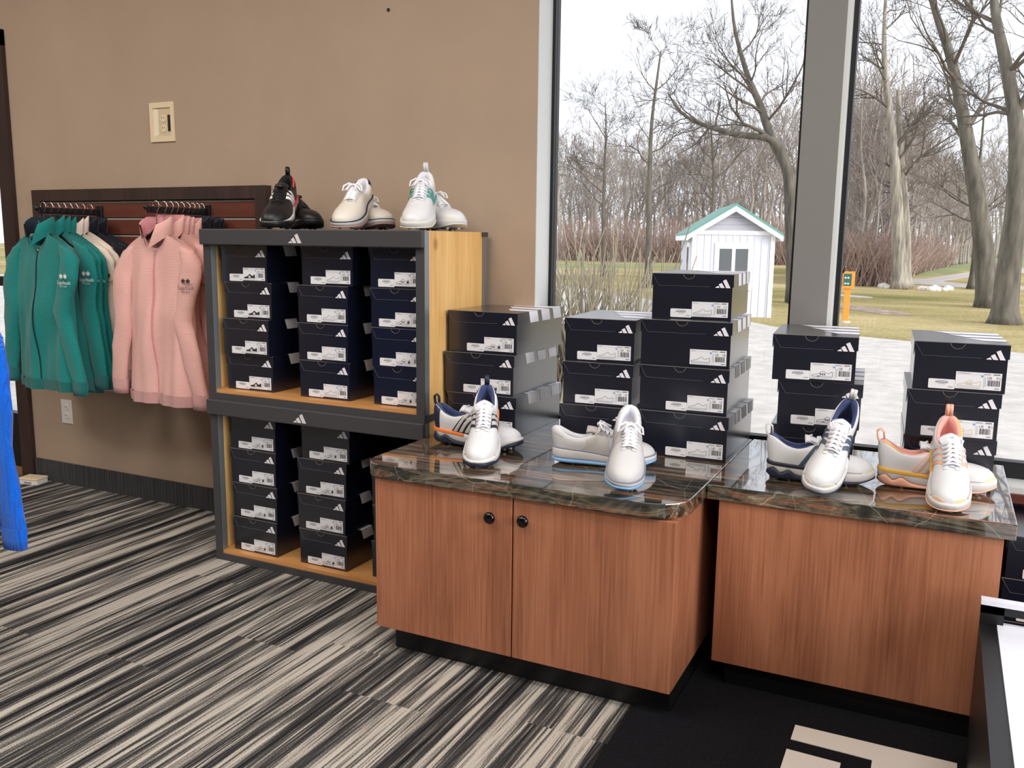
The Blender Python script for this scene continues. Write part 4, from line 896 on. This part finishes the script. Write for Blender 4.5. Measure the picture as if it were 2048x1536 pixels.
# ------------------------------------------------------------------ jackets on hangers
def jacket(name, label, group, m, loc, W=.2, H=.64, D=.02, rotz=0, front=False, logo_txt=None, seed=1, zip_c=None, cuffm=None, elbow=(.03, .02), inner=None, sl=(1, 1)):
    t = thing(name, label, 'jacket', loc, rotz, group); r = random.Random(seed); ph = [r.uniform(0, 6) for _ in range(6)]
    ns, nt_ = 28, 26
    ztop = lambda s: -.012-.068*max(0, (abs(s)-.30)/.70)**1.15 if abs(s) > .30 else -.012
    def pt(s, q, fr):
        zt_ = ztop(s); z = zt_+(-H-zt_)*q; wv = W*(1-.10*math.sin(math.pi*min(1, q*1.05))+.02*q)
        x = s*wv; d = D*(.35+.75*min(1, q*2.2))*max(0, 1-abs(s)**3)**.6
        if front: d *= 1.35
        fold = .015*math.sin(s*6+ph[0]+1.6*math.sin(q*3+ph[1]))*min(1, q*1.5)*(1-abs(s)**4)+.006*math.sin(s*15+ph[4]+q*4)*q*(1-abs(s)**4)+.004*math.sin(q*15+s*5+ph[2])*(1-abs(s)**2)
        if not front: fold *= .35
        y = -d+fold if fr else d*.8+fold*.4
        if fr and abs(s) < .34: z -= .055*(1-(s/.34)**2)*(1-q)**6
        return (x, y, z)
    g = MB(); hb = .93
    for fr in (1, 0): g.grid([[pt(-1+2*i/ns, hb*j/nt_, fr) for j in range(nt_+1)] for i in range(ns+1)], ns+1, nt_+1)
    obj('body', g, m, t, smooth=True, weld=True)
    g = MB()
    for fr in (1, 0):
        g.grid([[(lambda p, k: (p[0]*(1.015-.02*k), p[1]*(1.06-.1*k)-(.003 if fr else -.003), p[2]))(pt(-1+2*i/ns, hb-.004+(1-hb)*j/4, fr), j/4) for j in range(5)] for i in range(ns+1)], ns+1, 5)
    obj('hem_band', g, cuffm or m, t, smooth=True, weld=True)
    for k, s in enumerate((-1, 1)):
        e = elbow[k]; ln = sl[k]
        fy = -.020 if front else -.002
        path = [(s*(W*.78), 0, -.066), (s*(W*.92), fy*.4, -.115), (s*(W*1.00-e*.2), fy*1.0, -.20), (s*(W*1.06-e), fy*1.4, -.33), (s*(W*1.13-e*.6), fy*1.5, -.45), (s*(W*1.21-e*.2), fy*1.3, -.57*ln)]
        rad = [.042, .052, .052, .050, .046, .041]
        P2 = []; 
        for i in range(len(path)-1):
            for q in range(3):
                f = q/3; P2.append((tuple(path[i][a]*(1-f)+path[i+1][a]*f for a in range(3)), rad[i]*(1-f)+rad[i+1]*f))
        P2.append((path[-1], rad[-1])); g = MB(); n = 14; vs = []
        for i, (p, rr) in enumerate(P2):
            for j in range(n):
                a = 2*math.pi*j/n; wob = 1+.09*math.sin(a*3+i*.9+ph[3+k])+.05*math.sin(a*2-i*1.7+ph[k]); vs.append((p[0]+rr*math.cos(a)*wob, p[1]+rr*(.46 if front else .26)*math.sin(a)*wob, p[2]+.35*rr*math.cos(a)*(-s)*max(0, 1-i/5)))
        g.add(vs, [(i*n+j, i*n+(j+1) % n, (i+1)*n+(j+1) % n, (i+1)*n+j) for i in range(len(P2)-1) for j in range(n)]+[tuple(range(n))])
        sv = obj('sleeve', g, m, t, smooth=True)
        ex, ey_, ez = path[-1]; g = MB(); vs = []
        for i, (dz, rr) in enumerate(((.004, .044), (0, .0445), (-.03, .0425), (-.055, .041), (-.055, .036), (-.03, .036))):
            for j in range(n):
                a = 2*math.pi*j/n; vs.append((ex+s*.0*i+rr*math.cos(a), ey_+rr*(.48 if front else .28)*math.sin(a), ez+dz))
        g.add(vs, [(i*n+j, i*n+(j+1) % n, (i+1)*n+(j+1) % n, (i+1)*n+j) for i in range(5) for j in range(n)]); obj('cuff', g, cuffm or m, sv, smooth=True)
        if s == 1 and logo_txt:
            g = MB(); lm = logo_txt[1]; zz = -.215; cx = s*(W*1.02)-(.004 if front else 0); yy = (-.020-.062*.46-.002) if front else (-.002-.058*.27-.002)
            for wd, dz, sz in ((logo_txt[0][0], 0, .021), (logo_txt[0][1], -.011, .0085)):
                vs, fs = text_mesh(wd, sz); wid = max(v[0] for v in vs); g.add([(cx-wid/2+u, yy-.003+2.2*(u-wid/2)**2, zz+dz+v) for u, v in vs], fs)
            lf = [(0, -.012), (.002, -.004), (.010, -.006), (.008, 0), (.013, .005), (.007, .006), (.005, .011), (.002, .007), (0, .016)]; lf = lf+[(-a, b_) for a, b_ in lf[::-1][1:-1]]
            for dx in (-.012, .014): g.add([(cx+dx+a, yy-.001, zz+.030+b_) for a, b_ in lf], [tuple(range(len(lf)))])
            obj('club_logo', g, lm, sv, recalc=False)
    # collar, open at the front
    g = MB(); n = 30; rows = []
    for i in range(n+1):
        f = i/n; ab = math.radians(-90+7+346*f); at_ = math.radians(-90+40+280*f); fk = max(0, 1-min(f, 1-f)*4.5)   # opens wider at the top than at the zip
        cxr, cyr = .066, (.038 if front else .026); dy = (.014 if front else .004)*fk
        base = (cxr*math.cos(ab), cyr*math.sin(ab)-.004-dy, -.016-.052*fk); top = (cxr*1.10*math.cos(at_), cyr*1.15*math.sin(at_)-.004-dy*.6, .050-.030*fk)
        mid = tuple(base[k]*.5+top[k]*.5+(0 if k == 2 else .05*base[k]) for k in range(3))
        rows.append([base, mid, top, (top[0]*.94, top[1]*.92, top[2]+.002), (mid[0]*.92, mid[1]*.88+.002, mid[2]), (base[0]*.92, base[1]*.88+.002, base[2]+.004)])
    g.grid([r_[:4] for r_ in rows], n+1, 4, 0); g.grid([r_[3:] for r_ in rows], n+1, 3, 1); obj('collar', g, [m, inner or m], t, smooth=True, weld=True)
    if inner is not None:
        g = MB(); g.add([(x*.058, y*(.028 if front else .018)-.004, -.03) for x, y in [(math.cos(q), math.sin(q)) for q in np.linspace(0, 2*math.pi, 17)[:-1]]], [tuple(range(16))]); obj('neck_lining', g, inner, t)
    if zip_c is not None and front:
        g = MB(); pts = [Vector(pt(.02, q, 1))+Vector((.004*math.sin(q*4), -.0015, 0)) for q in np.linspace(.02, .995, 24)]; g.tube(pts, .0028, 6); obj('zip', g, zip_c, t, smooth=True)
        p = Vector(pt(.02, .03, 1)); obj('zip_pull', MB().box((p.x-.003, p.y-.006, p.z-.022), (p.x+.003, p.y-.003, p.z-.002)), M_whitepl, t)
    return t
def hanger(label, group, x, y, zbar, ztopj, rotz=0):
    t = thing('coat_hanger', label, 'hanger', (x, y, zbar), rotz, group); R_ = .016
    pts = [(R_*math.cos(a), 0, .003+R_*math.sin(a)) for a in np.linspace(math.radians(200), math.radians(-35), 14)]; pts += [(.004, 0, -.020), (0, 0, -.030), (0, 0, ztopj-zbar+.004)]
    obj('hook', MB().tube(pts, .0021, 7), M_chrome, t, smooth=True)
    zj = ztopj-zbar; obj('shoulder_bar', MB().tube([(-.155, 0, zj-.090), (-.10, 0, zj-.056), (-.03, 0, zj-.020), (0, 0, zj+.002), (.03, 0, zj-.020), (.10, 0, zj-.056), (.155, 0, zj-.090)], [.005, .007, .008, .009, .008, .007, .005], 8), M_blackpl, t, smooth=True)
def arm(x, label, ytip):
    t = thing('garment_rail', label, 'garment rail', (x, -.02, 1.275)); 
    obj('mount', MB().box((-.018, -.012, -.05), (.018, 0, .030)), M_blackpl, t, bevel=.002); obj('bar', MB().box((-.005, ytip+.02, -.012), (.005, -.012, .013)), M_blackpl, t, bevel=.001)
    obj('end_knob', MB().lathe([(.004, 0), (.010, -.004), (.011, -.010), (.004, -.016)], 'y', (0, ytip+.02, .010), 12), M_blackpl, t, smooth=True)
AX1, AX2 = -1.003, -.375
arm(AX1, 'black display arm holding the teal jackets', -.318); arm(AX2, 'black display arm holding the pink jackets', -.325)
F_teal = ribbed('teal_knit', (24, 122, 118)); F_pink = ribbed('pink_knit', (226, 176, 168)); F_cream = ribbed('cream_knit', (226, 210, 196)); F_navy = ribbed('dark_navy_knit', (18, 19, 30)); C_teal = ribbed('teal_cuff_knit', (19, 104, 102), 1500, 0, .5); C_pink = ribbed('pink_cuff_knit', (208, 158, 154), 1500, 0, .5); C_blue = ribbed('blue_cuff_knit', (10, 84, 196), 900, 0, .9)
F_in = mat('dark_collar_inside', (16, 30, 44), .9); F_inp = mat('pink_collar_inside', (206, 140, 146), .9)
P_w = mat('white_embroidery', (226, 226, 226), .7); P_d = mat('dark_embroidery', (60, 44, 48), .7)
BARZ = 1.290; JT = 1.198
TXT = (('Sugarbush', 'GOLF CLUB'))
teal = [(-.288, F_teal, 'teal', 'frontmost'), (-.262, F_teal, 'teal', 'second'), (-.232, F_teal, 'teal', 'third'), (-.202, F_teal, 'teal', 'fourth'), (-.172, F_cream, 'cream', 'first'), (-.144, F_cream, 'cream', 'second'), (-.110, F_navy, 'dark navy', 'first'), (-.072, F_navy, 'dark navy', 'second')]
pink = [(-.278, F_pink, 'pink', 'frontmost'), (-.246, F_pink, 'pink', 'second'), (-.214, F_pink, 'pink', 'third'), (-.187, F_pink, 'pink', 'fourth'), (-.158, F_pink, 'pink', 'fifth'), (-.128, F_navy, 'dark navy', 'first'), (-.102, F_navy, 'dark navy', 'second'), (-.078, F_navy, 'dark navy', 'third'), (-.054, F_navy, 'dark navy', 'fourth')]
num = lambda k: {'first': 'first', 'second': 'second', 'third': 'third', 'fourth': 'fourth', 'fifth': 'fifth', 'frontmost': 'frontmost'}[k]
for AX, lst, side in ((AX1, teal, 'teal'), (AX2, pink, 'pink')):
    for i, (y, m, cn, kth) in enumerate(lst):
        fr = i == 0; own = cn == side
        lb = f'{cn} zip jacket, {num(kth)} {"of the " + cn + " ones" if own else cn + " one"} on the {"left" if side == "teal" else "right"} display arm'
        if not own: lb = f'{cn} zip jacket hanging behind the {side} ones, {num(kth)} {cn} one from the front'
        H = {'teal': .66, 'pink': .665, 'cream': .665, 'dark navy': .60}[cn]+(.0 if fr else .012*((i*7) % 3))
        lt = None
        if cn == 'teal': lt = (TXT, P_w)
        elif cn in ('pink', 'cream'): lt = (TXT, P_d)
        jacket('zip_jacket', lb, f'jackets on the {side} arm', m, (AX+(.004*((i*5) % 3))+(.022 if side == 'pink' else 0)+(.02 if cn == 'dark navy' else 0), y-(.022 if fr else 0), JT+.003*((i*3) % 4)), W={'dark navy': .232, 'cream': .208}.get(cn, .2), H=H, D=.034 if fr else .011, rotz=math.radians(-4 if fr else 0), front=fr, cuffm={'teal': C_teal, 'pink': C_pink}.get(cn), logo_txt=lt, seed=i+3*(side == 'pink'), zip_c=F_in if cn == 'teal' else F_inp, inner=F_in if cn != 'pink' else F_inp, elbow=(.02, .07) if fr else (.02, .03), sl=(1.03, 1.07) if fr else (1, 1.06))
        hanger(f'chrome hooked black hanger holding the {num(kth)} {cn} jacket on the {"left" if side == "teal" else "right"} arm', f'hangers on the {side} arm', AX, y-(.006 if fr else 0), BARZ, JT+.006)
# blue jacket hanging at the left edge, on a rack outside the frame
F_blue = ribbed('bright_blue_rib', (12, 98, 214), 700, 0, .9); BJ = (-.005, -1.33, 1.01)
jacket('rib_jacket', 'bright blue ribbed jacket whose sleeve hangs in at the left edge', None, F_blue, BJ, W=.2, H=.6, D=.04, cuffm=None, front=True, seed=9, zip_c=F_in, elbow=(0, 0), sl=(1, 1.02))
t = thing('garment_rack', 'black garment rack holding the blue jacket', 'rack', (BJ[0], -1.56, 0))
for yy in (.24, -.45): obj('upright', MB().tube([(0, yy, 0), (0, yy, 1.14)], .014, 10), M_blackpl, t); obj('foot', MB().box((-.3, yy-.02, 0), (.03, yy+.02, .025)), M_blackpl, t)
obj('rail', MB().tube([(0, .25, 1.118), (0, -.46, 1.118)], .012, 10), M_blackpl, t)
hanger('black hanger holding the blue ribbed jacket', None, BJ[0], BJ[1], 1.128, 1.02)
